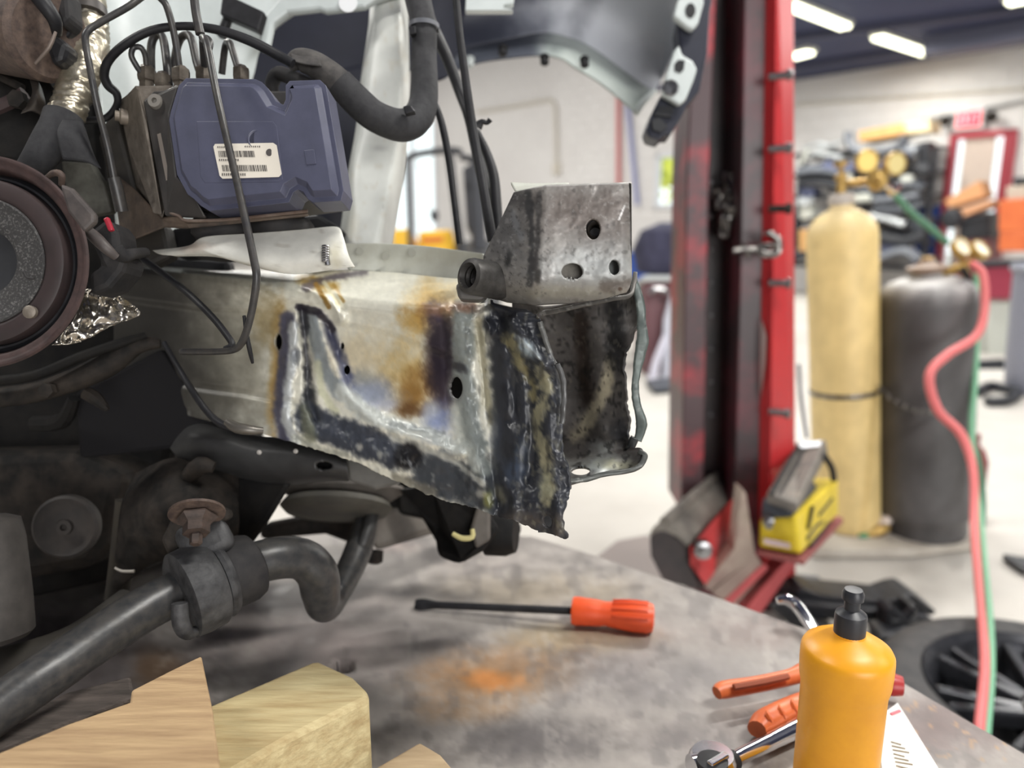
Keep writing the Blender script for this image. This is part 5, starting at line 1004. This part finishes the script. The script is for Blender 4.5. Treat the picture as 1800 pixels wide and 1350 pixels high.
M('tie_clip', slab([(718, 46), (730, 44), (732, 58), (720, 60)], .645, .008), MT['black'], hs, smooth=False, bevel=.001)
M('tie_clip', slab([(708, 186), (722, 184), (730, 196), (712, 200)], .60, .008), MT['black'], hs, smooth=False, bevel=.001)
for nm, pts, r_, lab in [('cable', [(740, -20, .70), (756, 40, .70), (785, 100, .70), (808, 160, .70), (826, 210, .69), (846, 300, .68), (862, 360, .67), (872, 420, .66)], [12, 12, 10, 10, 10, 11, 13, 13], 'middle black cable hanging between strut and steel bracket'),
    ('cable', [(800, -20, .62), (808, 60, .62), (820, 150, .62), (832, 230, .62), (846, 310, .615), (858, 380, .61), (866, 425, .61)], [7, 7, 7.5, 8, 8.5, 9, 9], 'straight black rod like cable in front of middle cable'),
    ('cable', [(760, 170, .66), (776, 215, .66), (789, 280, .66), (798, 350, .655), (808, 430, .65)], [5, 6.5, 6.5, 6, 6], 'thin black cable left of the middle cable below the harness'),
    ('cable', [(838, 230, .665), (856, 270, .665), (868, 310, .66), (872, 360, .655), (876, 410, .65)], [6, 8, 9, 10, 9], 'short black cable right of rod like cable by bracket')]:
    M(nm, tpx(pts, r_, 12, 6), MT['black'], tag=(lab, 'cable'))
M('cable_clip', tpx([(840, 222, .65), (848, 214, .648), (856, 216, .648), (862, 210, .647)], [9, 5, 4, 5], 8, 3), MT['black'], tag=('little black plastic push clip on the middle cable', 'clip'))
# white sheet metal: apron and strut
ap = T('inner_apron', 'white painted inner wing sheet metal behind navy brake module', 'car body', P(400, 300, .74))
mwp = mt('bay_white', (200, 207, 206), .4, c2=(184, 191, 190), scale=16)
G3 = patch([[(150, -60, .70), (230, -60, .74), (330, -60, .75), (450, -60, .75), (560, -60, .76), (680, -60, .76)], [(160, 40, .70), (225, 40, .73), (320, 40, .75), (400, 40, .75), (480, 34, .76), (520, 26, .77)], [(170, 110, .69), (230, 120, .72), (300, 120, .74), (370, 120, .75), (425, 110, .76), (462, 80, .77)], [(180, 200, .68), (230, 210, .71), (290, 210, .73), (340, 200, .74), (390, 170, .75), (440, 150, .77)], [(200, 320, .68), (240, 330, .70), (290, 330, .72), (320, 330, .73), (350, 300, .74), (380, 280, .76)], [(210, 440, .67), (250, 440, .69), (290, 440, .71), (320, 440, .72), (350, 440, .73), (370, 440, .75)]], 8, 10)
M('apron_sheet', gridmesh(G3), mwp, ap, solid=.003, auto=70)
M('upper_ledge', slab([(520, -40), (800, -40), (660, 0), (640, 12), (572, 20), (560, 16), (505, 22), (480, 42), (472, 80), (458, 90), (452, 40)], .72, .01), mwp, ap, smooth=False, bevel=.003)
M('ledge_hole', lathe([(0, 0), (.009, 0), (.009, .001), (0, .001)], P(612, 6, .719), -FW, 20), mt('hole_bright', (226, 228, 230), .5), ap)
M('shelf_tab', slab([(820, -20), (905, -20), (902, 6), (885, 8), (885, 14), (902, 16), (900, 18), (818, 18)], .80, .01), mwp, ap, smooth=False, bevel=.002)
M('plug_connector', slab([(390, -6), (404, -8), (464, 20), (454, 54), (386, 24)], .70, .012), MT['black'], tag=('black plastic cable guide with slot on the white apron', 'clip'), smooth=False, bevel=.0015)
M('plug_legs', slab([(392, 24), (404, 28), (392, 64), (378, 60)], .71, .01), MT['black'], bpy.data.objects['plug_connector'], smooth=False, bevel=.002)
sg = [[(652, -40, .76), (666, -40, .735), (690, -40, .735), (704, -40, .74), (722, -40, .78)], [(648, 40, .76), (660, 40, .735), (692, 40, .73), (708, 40, .735), (718, 40, .78)], [(634, 140, .75), (648, 140, .725), (690, 140, .72), (708, 140, .725), (720, 140, .77)],
      [(626, 220, .74), (638, 220, .715), (684, 220, .71), (705, 220, .715), (717, 220, .76)], [(612, 300, .73), (622, 300, .70), (668, 300, .70), (694, 300, .705), (712, 300, .75)], [(604, 360, .72), (618, 370, .69), (650, 370, .685), (680, 370, .69), (700, 370, .74)], [(596, 425, .71), (606, 430, .68), (636, 432, .672), (668, 432, .678), (690, 432, .73)]]
gs3 = patch(sg, 10, 10); ps = Paint(gs3[..., 0], gs3[..., 1], (206, 208, 203)); ps.mott(.05, 40); ps.blob(674, 366, 3, 4, (90, 86, 80), .9, .5); ps.blob(620, 400, 14, 40, (190, 186, 170), .6, .9); ps.speck((190, 184, 170), .4, 14, .66); ps.blob(665, 262, 20, 5, (160, 160, 160), .6, .9)
M('body_strut', gridmesh(gs3), vm('strut_white', .42, 0, .05, 120, .05, 60), tag=('tall white box section body strut rising behind the rail', 'car body'), cols=ps.c, solid=.003, auto=50)
# wheel house liner and fender
mli = mt('dark_liner', (20, 22, 34), .7, c2=(27, 29, 42), scale=12, spec=.3)
G4 = patch([[(420, 20, .92), (520, 0, .95), (640, -20, .98), (760, -40, 1.0), (800, -60, 1.0), (840, -70, 1.0)], [(440, 130, .88), (540, 80, .92), (640, 60, .96), (740, 50, .98), (785, 45, 1.0), (815, 30, 1.02)], [(440, 240, .84), (540, 190, .88), (620, 150, .92), (730, 120, .95), (770, 140, .97), (795, 130, .99)]], 10, 10)
M('wheel_liner', gridmesh(G4), mli, tag=('dark navy plastic wheel arch liner behind the white strut', 'car part'), solid=.004, auto=70)
G4 = patch([[(560, 130, .86), (600, 120, .88), (650, 110, .9)], [(540, 250, .80), (590, 250, .82), (636, 250, .84)], [(540, 380, .74), (580, 385, .76), (604, 400, .78)], [(530, 450, .72), (570, 450, .74), (604, 450, .76)]], 8, 8)
M('liner_skirt', gridmesh(G4), mli, tag=('dark liner flap between the navy module and white strut', 'car part'), solid=.004, auto=70)
fe = T('front_fender', 'grey inside of the front fender with curved wheel arch lip', 'car body', P(1000, 120, 1.0))
lip = [(790, 128), (827, 112), (873, 103), (947, 96), (987, 102), (1013, 119), (1053, 143), (1090, 173), (1122, 202)]
inn = [(790, 92), (830, 82), (880, 72), (952, 58), (1000, 66), (1040, 84), (1085, 116), (1120, 142), (1150, 162)]
mid = [(760, 20), (820, 8), (900, -6), (980, -8), (1040, 0), (1090, 26), (1140, 58), (1172, 92), (1166, 130)]
up_ = [(740, -70), (820, -80), (920, -90), (1020, -90), (1100, -80), (1160, -40), (1200, 0), (1205, 50), (1185, 92)]
mfe = vm('fender_grey', .5, 0, .03, 60, .05, 10)
g5 = patch([[(x, y, .98) for x, y in up_], [(x, y, 1.09) for x, y in mid], [(x, y, 1.10) for x, y in inn]], 14, 12)
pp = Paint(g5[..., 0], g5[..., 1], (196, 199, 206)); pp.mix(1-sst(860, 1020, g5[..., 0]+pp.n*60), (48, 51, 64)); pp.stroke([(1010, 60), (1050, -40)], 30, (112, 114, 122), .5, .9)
M('fender_inside', gridmesh(g5), mfe, fe, cols=pp.c, solid=.003, auto=70)
g6 = patch([[(x, y, 1.10) for x, y in inn], [((a+c)/2, (b+d)/2, 1.055) for (a, b), (c, d) in zip(inn, lip)], [(x, y, 1.04) for x, y in lip]], 8, 12)
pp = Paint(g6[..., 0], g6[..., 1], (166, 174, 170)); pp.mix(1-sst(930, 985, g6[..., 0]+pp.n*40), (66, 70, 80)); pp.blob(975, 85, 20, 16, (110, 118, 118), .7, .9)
M('arch_lip', gridmesh(g6), mfe, fe, cols=pp.c, solid=.003, auto=70)
M('lip_edge', tpx([(1118, 196, 1.035), (1132, 178, 1.04), (1150, 160, 1.06)], [4, 6, 5], 8, 3), mwp, fe)
for x, y in ((957, 100), (1027, 104), (884, 84), (826, 104)):
    M('push_clip', J(lathe([(.003, 0), (.007, .001), (.0025, .003), (.0025, .012), (.0065, .0125), (.004, .015)], P(x, y, 1.03), -UP*.8-FW*.5, 10)), MT['black'] if x != 826 else mwp, fe)
# fender end bracket
fb = T('bumper_retainer', 'black plastic bumper retainer with white clips at fender end', 'car part', P(1190, 240, .95))
M('retainer_rail', slab([(1212, -60), (1262, -60), (1248, 20), (1244, 90), (1230, 160), (1208, 186), (1198, 206), (1178, 238), (1168, 236), (1160, 246), (1140, 240), (1136, 226), (1142, 206), (1158, 174), (1180, 140), (1196, 90), (1192, 46)], .95, .035), mt('retainer_black', (28, 30, 42), .4, c2=(34, 37, 52), scale=20), fb, smooth=False, bevel=.003)
for pl in ([(1150, 202), (1160, 186), (1186, 186), (1180, 206)], [(1146, 212), (1158, 206), (1174, 222), (1162, 232), (1148, 228)]): M('socket_web', slab(pl, .945, .004), mt('socket_dark', (16, 17, 22), .5), fb, smooth=False)
M('white_clip', slab([(1190, 4), (1200, -20), (1236, -20), (1238, 4), (1228, 40), (1218, 52), (1208, 48), (1184, 28)], .935, .012), mwp, fb, smooth=False, bevel=.003)
M('white_clip', slab([(1186, 88), (1194, 78), (1200, 96), (1218, 106), (1226, 120), (1220, 140), (1206, 174), (1194, 184), (1164, 166), (1172, 130)], .935, .012), mwp, fb, smooth=False, bevel=.003)
for x, y, rx_, ry_ in ((1214, 18, 9, 13), (1179, 154, 11, 15)): M('clip_hole', slab([(x+rx_*math.cos(a*.5236), y+ry_*math.sin(a*.5236)) for a in range(12)], .9335, .002), MT['black'], fb, smooth=False)
M('clip_hole', slab([(1186, 112), (1192, 105), (1204, 106), (1202, 122), (1196, 128), (1186, 124)], .9335, .002), MT['black'], fb, smooth=False)
M('hole_rim', lathe([(.0085, 0), (.0095, .0015), (.0105, 0)], P(1179, 154, .933), -FW, 18), MT['steel'], fb)
# ---------------- engine side, dark left
eb = T('engine_block', 'dark grimy engine block filling the shadowed left side', 'engine', P(150, 1000, .85))
M('block_mass', slab([(-260, -80), (150, -80), (180, 200), (200, 470), (330, 560), (345, 740), (300, 800), (250, 1010), (-260, 1120)], .78, .3), MT['darkiron'], eb, smooth=False, bevel=.01)
M('lower_splash_plate', slab([(130, 690), (282, 612), (300, 640), (372, 742), (330, 770), (300, 790), (138, 806)], .66, .02), mt('charcoal_shield', (24, 23, 25), .8, spec=.2), eb, smooth=False, bevel=.004)  # splash shield in its own dark charcoal
M('cover_lip', tpx([(-30, 702, .60), (60, 690, .60), (130, 668, .60), (190, 640, .605), (240, 608, .61), (282, 604, .615)], [18, 18, 20, 22, 16, 8], 10, 5), MT['grime'], eb)
M('cover_lip', tpx([(-30, 672, .585), (60, 660, .585), (140, 628, .59), (210, 604, .60), (256, 590, .61)], [9, 9, 9, 9, 7], 10, 5), MT['darkiron'], eb)
M('cast_rib', tpx([(150, 690, .61), (168, 700, .61), (185, 716, .61), (190, 716, .61)], [12, 12, 7, 4], 8, 3), MT['grime'], eb)
M('cast_rib', tpx([(60, 745, .66), (110, 740, .65), (130, 700, .64)], [14, 14, 10], 8, 3), MT['darkiron'], eb)
M('oil_pan', slab([(-200, 800), (130, 790), (220, 830), (190, 960), (160, 1000), (-200, 1060)], .72, .1), MT['grime'], eb, smooth=False, bevel=.012)
M('cover_bolt', lathe([(.006, 0), (.006, .006), (.003, .007)], P(88, 686, .585), -FW, 6), MT['grime'], eb)
M('idler_pulley', lathe([(0, -.01), (.0255, -.01), (.028, -.004), (.028, .004), (.0255, .006), (.02, .003), (.007, .003), (.0065, .007), (.003, .007), (.003, .003), (0, .003)], P(118, 925, .66), -FW+RX*.12, 40), mt('pulley_brown', (62, 56, 52), .65, c2=(46, 43, 41), scale=60), tag=('round brown idler pulley deep in the shadows at lower left', 'pulley'))
M('oil_filter', lathe([(.026, 0), (.03, .004), (.031, .03), (.031, .075), (.029, .09), (.02, .094)], P(-18, 1128, .56), UP+RX*-.12, 36), mt('filter_grey', (78, 74, 71), .55, c2=(60, 57, 55), scale=50), tag=('grey cylindrical oil filter at the left frame edge', 'filter'))
M('lower_hose', tpx([(-60, 1190, .58), (40, 1170, .58), (140, 1130, .60), (230, 1060, .64)], [40, 40, 36, 30], 16, 5), mt('hose_olive', (62, 58, 52), .65, c2=(50, 48, 45), scale=30), tag=('dull olive hose running behind the sway bar', 'hose'))
# crank pulley
cp = T('crank_pulley', 'large brown rimmed engine crank pulley at left frame edge', 'pulley', P(-18, 460, .50))
pc = P(-33, 460, .48); pa = (-FW+RX*.03).normalized(); R0 = 188*.48/F
def pl_(prof, nm, mat): return M(nm, lathe([(r*R0, h*R0) for r, h in prof], pc, pa, 96), mat, cp)
pl_([(.86, -.2), (.95, -.08), (.985, -.02), (1.0, .01), (.985, .03), (.965, .032), (.95, .022), (.93, .012), (.90, .012), (.885, .0), (.87, -.03), (.86, -.1), (.85, -.2)], 'outer_rim', MT['rustb'])
pl_([(.87, -.2), (.84, -.12), (.82, -.08), (.80, -.08), (.78, -.12), (.76, -.2)], 'belt_groove', MT['black'])
pl_([(.78, -.2), (.78, .0), (.77, .025), (.75, .033), (.70, .036), (.64, .038), (.615, .03), (.60, .015), (.59, -.2)], 'inner_ring', mt('ring_brown', (58, 48, 48), .5, c2=(50, 43, 43), scale=60, spec=.35))
pl_([(.60, -.2), (.60, .03), (.585, .04), (.56, .03), (.46, .01), (.36, .0), (.315, -.02), (.30, -.2)], 'damper_rubber', mt('speckled_rubber', (52, 51, 51), .8, c2=(130, 128, 126), scale=700, lo=.52, hi=.78, bump=.6, bscale=320))
pl_([(.31, -.2), (.31, -.06), (.28, -.07), (0.0, -.07), (0, -.2)], 'hub_disc', mt('hub_dark', (38, 39, 42), .5, c2=(44, 45, 48), scale=50))
M('rivet_head', lathe([(.004, 0), (.0042, .003), (.003, .0038), (0, .004)], P(56, 549, .475), pa, 16), mt('rivet_grey', (120, 112, 102), .5, .3, bump=.8, bscale=900), cp)
M('cast_mark', tpx([(42, 478, .466), (48, 488, .466), (60, 490, .466)], 2.5, 6, 3), MT['rubber'], cp)
# sensor bracket and plug beside the pulley
sn = T('crank_sensor', 'grey sensor plug with red lock tab beside the crank pulley', 'sensor', P(180, 480, .50))
mgb = mt('sensor_bracket', (84, 77, 74), .55, c2=(62, 57, 56), scale=90, bump=.2)
M('bracket', slab([(104, 322), (125, 330), (166, 376), (165, 390), (146, 408), (118, 372), (108, 340)], .462, .006), mgb, sn, smooth=False, bevel=.002)
M('sensor_body', tpx([(152, 404, .50), (168, 418, .497), (186, 436, .495), (204, 452, .50)], [9, 11, 10, 7], 14, 3), mgb, sn)
M('plug_shell', slab([(150, 410), (186, 382), (204, 402), (208, 440), (222, 458), (214, 478), (190, 506), (156, 520), (154, 480), (176, 466)], .51, .03), MT['rubber'], sn, smooth=False, bevel=.004)
M('red_tab', slab([(180, 384), (188, 380), (198, 404), (190, 407)], .505, .004), mt('tab_red', (170, 46, 62), .4), sn, smooth=False, bevel=.001)
M('loop_bolt', tpx([(82, 312, .505), (96, 304, .50), (108, 308, .50), (108, 325, .505)], [4, 6, 6, 5], 10, 4), MT['rust'], sn)
M('wire_boot', tpx([(205, 440, .505), (218, 450, .51), (235, 446, .52), (255, 444, .54)], [14, 12, 10, 9], 12, 4), MT['rubber'], sn)
def crinkle(grid, ku, kv, a, s, seed=0):
    g = patch(grid, ku, kv); g[..., 2] += (np.abs(fbm(g[..., 0]+seed, g[..., 1], s, 4)-.5))*a; return g
mfoil = mt('foil', (196, 190, 180), .25, .95, c2=(160, 152, 140), scale=60, bump=.2)
M('foil_shield', gridmesh(crinkle([[(150, 508, .54), (185, 505, .54), (200, 512, .545)], [(130, 560, .53), (185, 545, .54), (247, 550, .56)], [(95, 603, .52), (150, 595, .53), (205, 568, .545)], [(92, 606, .52), (120, 607, .53), (165, 592, .54)]], 12, 14, .03, 40)), mfoil, tag=('crumpled silver foil heat shield under the crank pulley', 'heat shield'), solid=.0006, auto=80)
fh = T('foil_hose', 'foil wrapped hose with black taped elbow behind crank pulley', 'hose', P(110, 260, .56))
hv, hf = tpx([(142, -40, .60), (150, 20, .595), (156, 60, .59), (150, 110, .58), (130, 165, .57), (112, 210, .56)], [34, 33, 32, 30, 29, 29], 40, 22)
cc = [P(*p) for p in catm(np.array([(142, -40, .60), (150, 20, .595), (156, 60, .59), (150, 110, .58), (130, 165, .57), (112, 210, .56)]), 22)]
from mathutils import noise as mn
hv2 = []
for i, v in enumerate(hv):
    c = cc[min(i//40, len(cc)-1)]; n_ = (v-c); k = mn.noise(v*150)*.5+abs(mn.noise(v*310))*.7-abs(mn.noise(Vector((v.x*60, v.y*60, v.z*260))))*.6; hv2.append(v+n_.normalized()*.0032*k)
M('foil_sleeve', (hv2, hf), mt('gold_foil', (204, 196, 178), .33, .85, c2=(168, 160, 140), scale=90, bump=.5, bscale=160), fh, auto=80)
M('sleeve_band', tpx([(150, 18, .592), (152, 34, .59)], [35, 35], 24, 1), mt('band_grey', (66, 62, 60), .5, .4), fh)
M('black_elbow', tpx([(112, 206, .555), (104, 226, .552), (88, 250, .55), (70, 278, .55), (54, 300, .56)], [33, 32, 30, 27, 24], 20, 5), mtape, fh)
M('tape_tail', gridmesh(patch([[(110, 210, .54), (140, 212, .545), (150, 225, .55)], [(100, 235, .535), (140, 245, .54), (165, 270, .55)], [(110, 280, .54), (150, 285, .545), (178, 296, .55)]], 6, 8)), mtape, fh, solid=.001)
al = T('alternator', 'rusty round alternator body at the top left corner', 'car part', P(30, 110, .56))
M('case', lathe([(.0, 0), (.03, .0), (.034, .004), (.034, .09), (.03, .095), (0, .095)], P(90, 62, .55), -RX*.85-UP*-.25+FW*.3, 40), MT['rust'], al)
M('case_rim', tpx([(62, 112, .535), (86, 84, .532), (98, 56, .532)], [2.5, 3.5, 2.5], 10, 3), mt('rim_tan', (120, 108, 100), .5, .3), al)
M('drive_belt', tpx([(40, -40, .53), (72, 0, .53), (95, 34, .535), (100, 60, .545)], [14, 14, 12, 8], 10, 5), MT['black'], al)
M('bracket_arm', slab([(84, -20), (118, -20), (122, 30), (108, 48)], .55, .02), MT['rubber'], al, smooth=False, bevel=.003)
M('plug', slab([(75, 70), (96, 58), (118, 78), (110, 106), (90, 114)], .55, .02), MT['black'], al, smooth=False, bevel=.004)
M('mount_bracket', slab([(100, 52), (120, 40), (126, 52), (118, 66), (104, 66)], .56, .01), MT['black'], al, smooth=False, bevel=.002)
cb = T('belt_cover', 'dark cast belt cover with clip behind the crank pulley', 'car part', P(30, 260, .58))
M('cover', slab([(-60, 110), (70, 112), (100, 160), (80, 210), (60, 260), (30, 290), (-60, 280)], .60, .03), MT['darkiron'], cb, smooth=False, bevel=.006)
M('cover_rib', tpx([(-30, 120, .585), (10, 140, .585), (40, 155, .585)], 7, 8, 3), MT['grime'], cb)
M('cover_rib', tpx([(-30, 200, .58), (20, 178, .58), (44, 164, .58)], 12, 8, 3), mt('rib_brown', (64, 50, 50), .6), cb)
M('spring_clip', gridmesh(patch([[(52, 140, .57), (66, 142, .565), (74, 156, .57)], [(56, 165, .56), (66, 170, .555), (80, 180, .565)], [(36, 200, .57), (56, 196, .565), (78, 206, .57)]], 6, 6)), mt('clip_dark', (70, 64, 60), .4, .4), cb, solid=.001)
M('clip_bolt', lathe([(.0, 0), (.007, 0), (.007, .006), (.004, .007)], P(36, 178, .565), -FW, 6), MT['grime'], cb)
M('bay_side_panel', slab([(106, 282), (160, 286), (182, 322), (196, 372), (150, 380), (114, 330)], .62, .01), mt('olive_panel', (112, 112, 104), .6, c2=(70, 68, 62), scale=40), tag=('dirty olive white side panel behind the sensor plug', 'car body'), smooth=False, bevel=.002)
# black filler behind the brake lines; slab under the module stands in for shade
M('inner_bracket', slab([(170, 240), (200, 180), (240, 330), (290, 400), (300, 450), (260, 470), (225, 440), (205, 380)], .63, .02), mt('olive_dark', (66, 62, 56), .6, c2=(46, 44, 42), scale=30), tag=('dark bracket standing left of the hydraulic block', 'car part'), smooth=False, bevel=.004)
M('splash_guard', slab([(250, 440), (300, 448), (400, 456), (420, 640), (360, 650), (350, 720), (290, 600), (255, 520)], .70, .02), MT['black'], tag=('black splash guard in shadow left of the rail', 'car part'), smooth=False, bevel=.004)
M('module_shade_slab', slab([(300, 400), (560, 376), (600, 400), (560, 440), (300, 450)], .66, .03), MT['black'], tag=('black slab standing in for shade under the navy brake module', 'bracket'), smooth=False, bevel=.004)
# ---------------- suspension
sb = T('sway_bar', 'thick satin black sway bar bent down across the lower left', 'car part', P(300, 1100, .60))
M('bar', tpx([(-60, 1290, .44), (0, 1244, .455), (90, 1180, .48), (200, 1105, .52), (270, 1062, .545), (340, 1030, .565), (420, 1000, .585), (480, 982, .60), (528, 982, .615), (556, 1005, .625), (564, 1040, .64), (566, 1066, .66), (580, 1062, .70), (610, 1010, .74), (632, 960, .77), (648, 900, .80), (650, 876, .82)], [42, 42, 42, 40, 39, 38, 37, 37, 36, 36, 34, 26, 24, 24, 24, 18, 14], 24, 8), MT['barepipe'], sb)
mcl = mt('clamp_iron', (72, 72, 73), .6, c2=(38, 38, 40), scale=70, bump=.5)
ca, cb2 = P(318, 1048, .553), P(446, 992, .592); cx_ = (cb2-ca); pxm = .565/F
M('clamp_strap', lathe([(40*pxm, 0), (68*pxm, .000), (76*pxm, .002), (78*pxm, .012), (76*pxm, .024), (70*pxm, .027), (40*pxm, .027)], ca-cx_*.02, cx_, 40), mcl, sb)
M('strap_rib', lathe([(40*pxm, .026), (66*pxm, .027), (70*pxm, .030), (66*pxm, .034), (40*pxm, .036)], ca, cx_, 40), mcl, sb)
M('rubber_bushing', lathe([(36*pxm, .033), (60*pxm, .034), (62*pxm, .040), (62*pxm, .052), (57*pxm, .058), (44*pxm, .061), (36*pxm, .061)], ca, cx_, 40), MT['rubber'], sb)
M('strap_hook', tpx([(316, 1060, .53), (318, 1095, .53), (330, 1112, .535), (346, 1108, .54)], [14, 15, 13, 8], 12, 4), mcl, sb)
M('strap_neck', loft([P(*p) for p in [(300, 930, .56), (392, 906, .56), (420, 960, .56), (330, 1000, .55)]], [P(x, y, d+.02) for x, y, d in [(300, 930, .56), (392, 906, .56), (420, 960, .56), (330, 1000, .55)]]), mcl, sb, bevel=.009, seg=4)
M('clamp_ear', slab([(280, 950), (300, 910), (350, 886), (400, 898), (404, 914), (360, 930), (330, 960), (296, 985)], .565, .012), MT['grime'], sb, smooth=False, bevel=.004)
na = (-FW*.55-UP*.75+RX*.2).normalized()
M('flange_nut', lathe([(.0135, -.002), (.015, .0), (.012, .003), (.0095, .005), (.0095, .012), (.006, .0125), (.0045, .0125), (.0045, .02), (.003, .021)], P(346, 912, .545), na, 6), mt('rust_nut', (78, 64, 57), .65, c2=(54, 45, 41), scale=140, bump=.3), sb, smooth=False)
M('washer', lathe([(.008, -.004), (.02, -.003), (.02, -.001), (.008, 0)], P(346, 906, .548), na, 28), MT['rust'], sb)
kn = T('subframe_mount', 'dark rough cast subframe mount above the sway bar clamp', 'car part', P(300, 960, .64))
g7 = crinkle([[(240, 830, .66), (300, 805, .64), (350, 815, .64), (420, 830, .66)], [(215, 880, .64), (290, 850, .61), (350, 860, .61), (420, 880, .64)], [(205, 950, .64), (270, 910, .60), (340, 915, .60), (420, 930, .64)], [(195, 1050, .66), (270, 990, .63), (330, 1000, .63), (400, 1010, .66)]], 12, 12, .02, 40)
M('casting', gridmesh(g7), MT['grime'], kn, solid=.006, auto=80)
M('vertical_leg', tpx([(230, 880, .66), (218, 960, .66), (205, 1050, .67)], [26, 22, 20], 10, 4), mt('olive_rust', (58, 52, 42), .7, c2=(42, 39, 35), scale=30), kn)
M('white_clip', tpx([(202, 998, .62), (214, 1004, .62), (236, 1004, .62)], [2, 2.5, 3], 6, 2), mt('clip_pale', (186, 180, 170), .6), kn)
sfm = T('subframe', 'dark steel subframe arm with slotted hole below the rail', 'car part', P(470, 860, .66))
mxa = mt('satin_iron', (58, 58, 58), .5, c2=(42, 41, 41), scale=24, bump=.12)
G8 = patch([[(296, 770, .68), (330, 742, .67), (380, 742, .66), (440, 764, .65), (500, 770, .645), (560, 782, .64), (606, 796, .64)], [(300, 790, .66), (340, 770, .64), (400, 778, .635), (450, 792, .63), (510, 798, .625), (570, 806, .62), (610, 816, .62)], [(330, 826, .66), (360, 820, .645), (410, 822, .64), (460, 832, .635), (515, 840, .63), (570, 838, .625), (612, 842, .625)], [(340, 850, .69), (370, 846, .68), (420, 848, .675), (470, 856, .67), (520, 852, .665), (575, 846, .66), (614, 846, .655)]], 14, 14)
M('arm_shell', gridmesh(G8, [(569, 819, 15, 8)]), mxa, sfm, solid=.003, auto=70)
M('arm_inner', slab([(540, 800), (600, 805), (602, 836), (545, 838)], .66, .01), MT['black'], sfm, smooth=False)
M('arm_post', loft([P(*p) for p in [(400, 838, .66), (515, 846, .65), (470, 920, .66), (440, 960, .67), (400, 950, .67)]], [P(x, y, d+.05) for x, y, d in [(400, 838, .66), (515, 846, .65), (470, 920, .66), (440, 960, .67), (400, 950, .67)]]), MT['darkiron'], sfm, smooth=False, bevel=.005)
M('arm_collar', tpx([(330, 840, .62), (352, 818, .61), (376, 822, .61)], [14, 16, 10], 10, 3), MT['grime'], sfm)
for x, y in ((456, 795), (520, 793)): M('weld_spatter', lathe([(0, .002), (.002, .001), (.0022, 0)], P(x, y, .624), -FW, 8), mt('spatter_%d' % x, (170, 166, 160), .4), sfm)
M('arm_plate', slab([(604, 796), (650, 804), (688, 822), (706, 850), (660, 862), (612, 846)], .67, .01), mt('plate_grey', (104, 102, 98), .5, c2=(80, 78, 74), scale=30), sfm, smooth=False, bevel=.003)
M('dark_backing_slab', slab([(520, 838), (720, 838), (720, 905), (522, 900), (514, 886)], .92, .05), MT['grime'], sfm, smooth=False, bevel=.004)  # dark backing slab added to close off the bright gap behind the arm
lc = T('lower_control_arm', 'grey brown lower control arm reaching back under rail', 'car part', P(740, 920, .85))
mca = mt('arm_grey', (98, 92, 86), .65, c2=(66, 62, 58), scale=18, bump=.1)
M('arm_beam', loft([P(*p) for p in [(640, 905, .82), (780, 868, .92), (860, 862, .98), (860, 900, .98), (790, 930, .92), (660, 968, .82)]], [P(x, y, d+.03) for x, y, d in [(640, 905, .82), (780, 868, .92), (860, 862, .98), (860, 900, .98), (790, 930, .92), (660, 968, .82)]]), mca, lc, smooth=False, bevel=.006)
M('arm_beam', slab([(455, 925), (560, 905), (640, 890), (665, 930), (650, 970), (570, 940), (455, 950)], .84, .03), MT['grime'], lc, smooth=False, bevel=.006)
M('ball_joint_dish', lathe([(.0, .02), (.03, .018), (.05, .012), (.062, .004), (.066, 0), (.064, -.004), (.05, -.006), (0, -.006)], P(604, 862, .80), -UP*.95-FW*.25, 40), mca, lc)
M('dish_flange', lathe([(.03, .0), (.054, .004), (.058, .010), (.052, .016), (.03, .018)], P(594, 876, .78), -UP*.9-FW*.35, 36), mt('dish_olive', (82, 79, 70), .65, c2=(62, 59, 54), scale=30), lc)
M('link_rod', tpx([(648, 860, .80), (655, 900, .78), (640, 950, .76), (632, 960, .76)], [13, 13, 10, 8], 12, 4), mxa, lc)
M('rear_bush', slab([(660, 876), (690, 850), (716, 870), (700, 905), (664, 912)], .86, .03), MT['darkiron'], lc, smooth=False, bevel=.005)
M('arm_bolt', lathe([(.009, 0), (.009, .012), (.005, .014)], P(660, 968, .80), -UP-FW*.4, 6), MT['grime'], lc)
tr = T('tie_rod_bracket', 'dark bracket with pale clip hanging under rail bottom edge', 'bracket', P(830, 985, .72))
M('bracket_body', loft([P(*p) for p in [(700, 860, .74), (760, 850, .72), (850, 890, .70), (880, 930, .70), (850, 968, .70), (808, 992, .70), (770, 978, .72), (764, 930, .74)]], [P(x, y, d+.06) for x, y, d in [(700, 860, .74), (760, 850, .72), (850, 890, .70), (880, 930, .70), (850, 968, .70), (808, 992, .70), (770, 978, .72), (764, 930, .74)]]), MT['darkiron'], tr, smooth=False, bevel=.006)
M('rear_cover', slab([(690, 826), (905, 892), (918, 938), (880, 958), (820, 930), (700, 905)], .83, .02), MT['darkiron'], tr, smooth=False, bevel=.005)
M('bracket_flange', slab([(838, 890), (862, 895), (862, 950), (836, 966), (826, 930)], .695, .01), mca, tr, smooth=False, bevel=.003)
M('round_bush', lathe([(.0, -.01), (.02, -.01), (.024, 0), (.024, .02), (0, .02)], P(890, 935, .74), -RX+FW*.2, 24), MT['darkiron'], tr)
M('pale_clip', tpx([(796, 938, .69), (812, 946, .688), (830, 944, .688), (830, 930, .69)], [4, 5, 5, 4], 8, 3), mt('clip_yellow', (196, 186, 130), .6), tr)
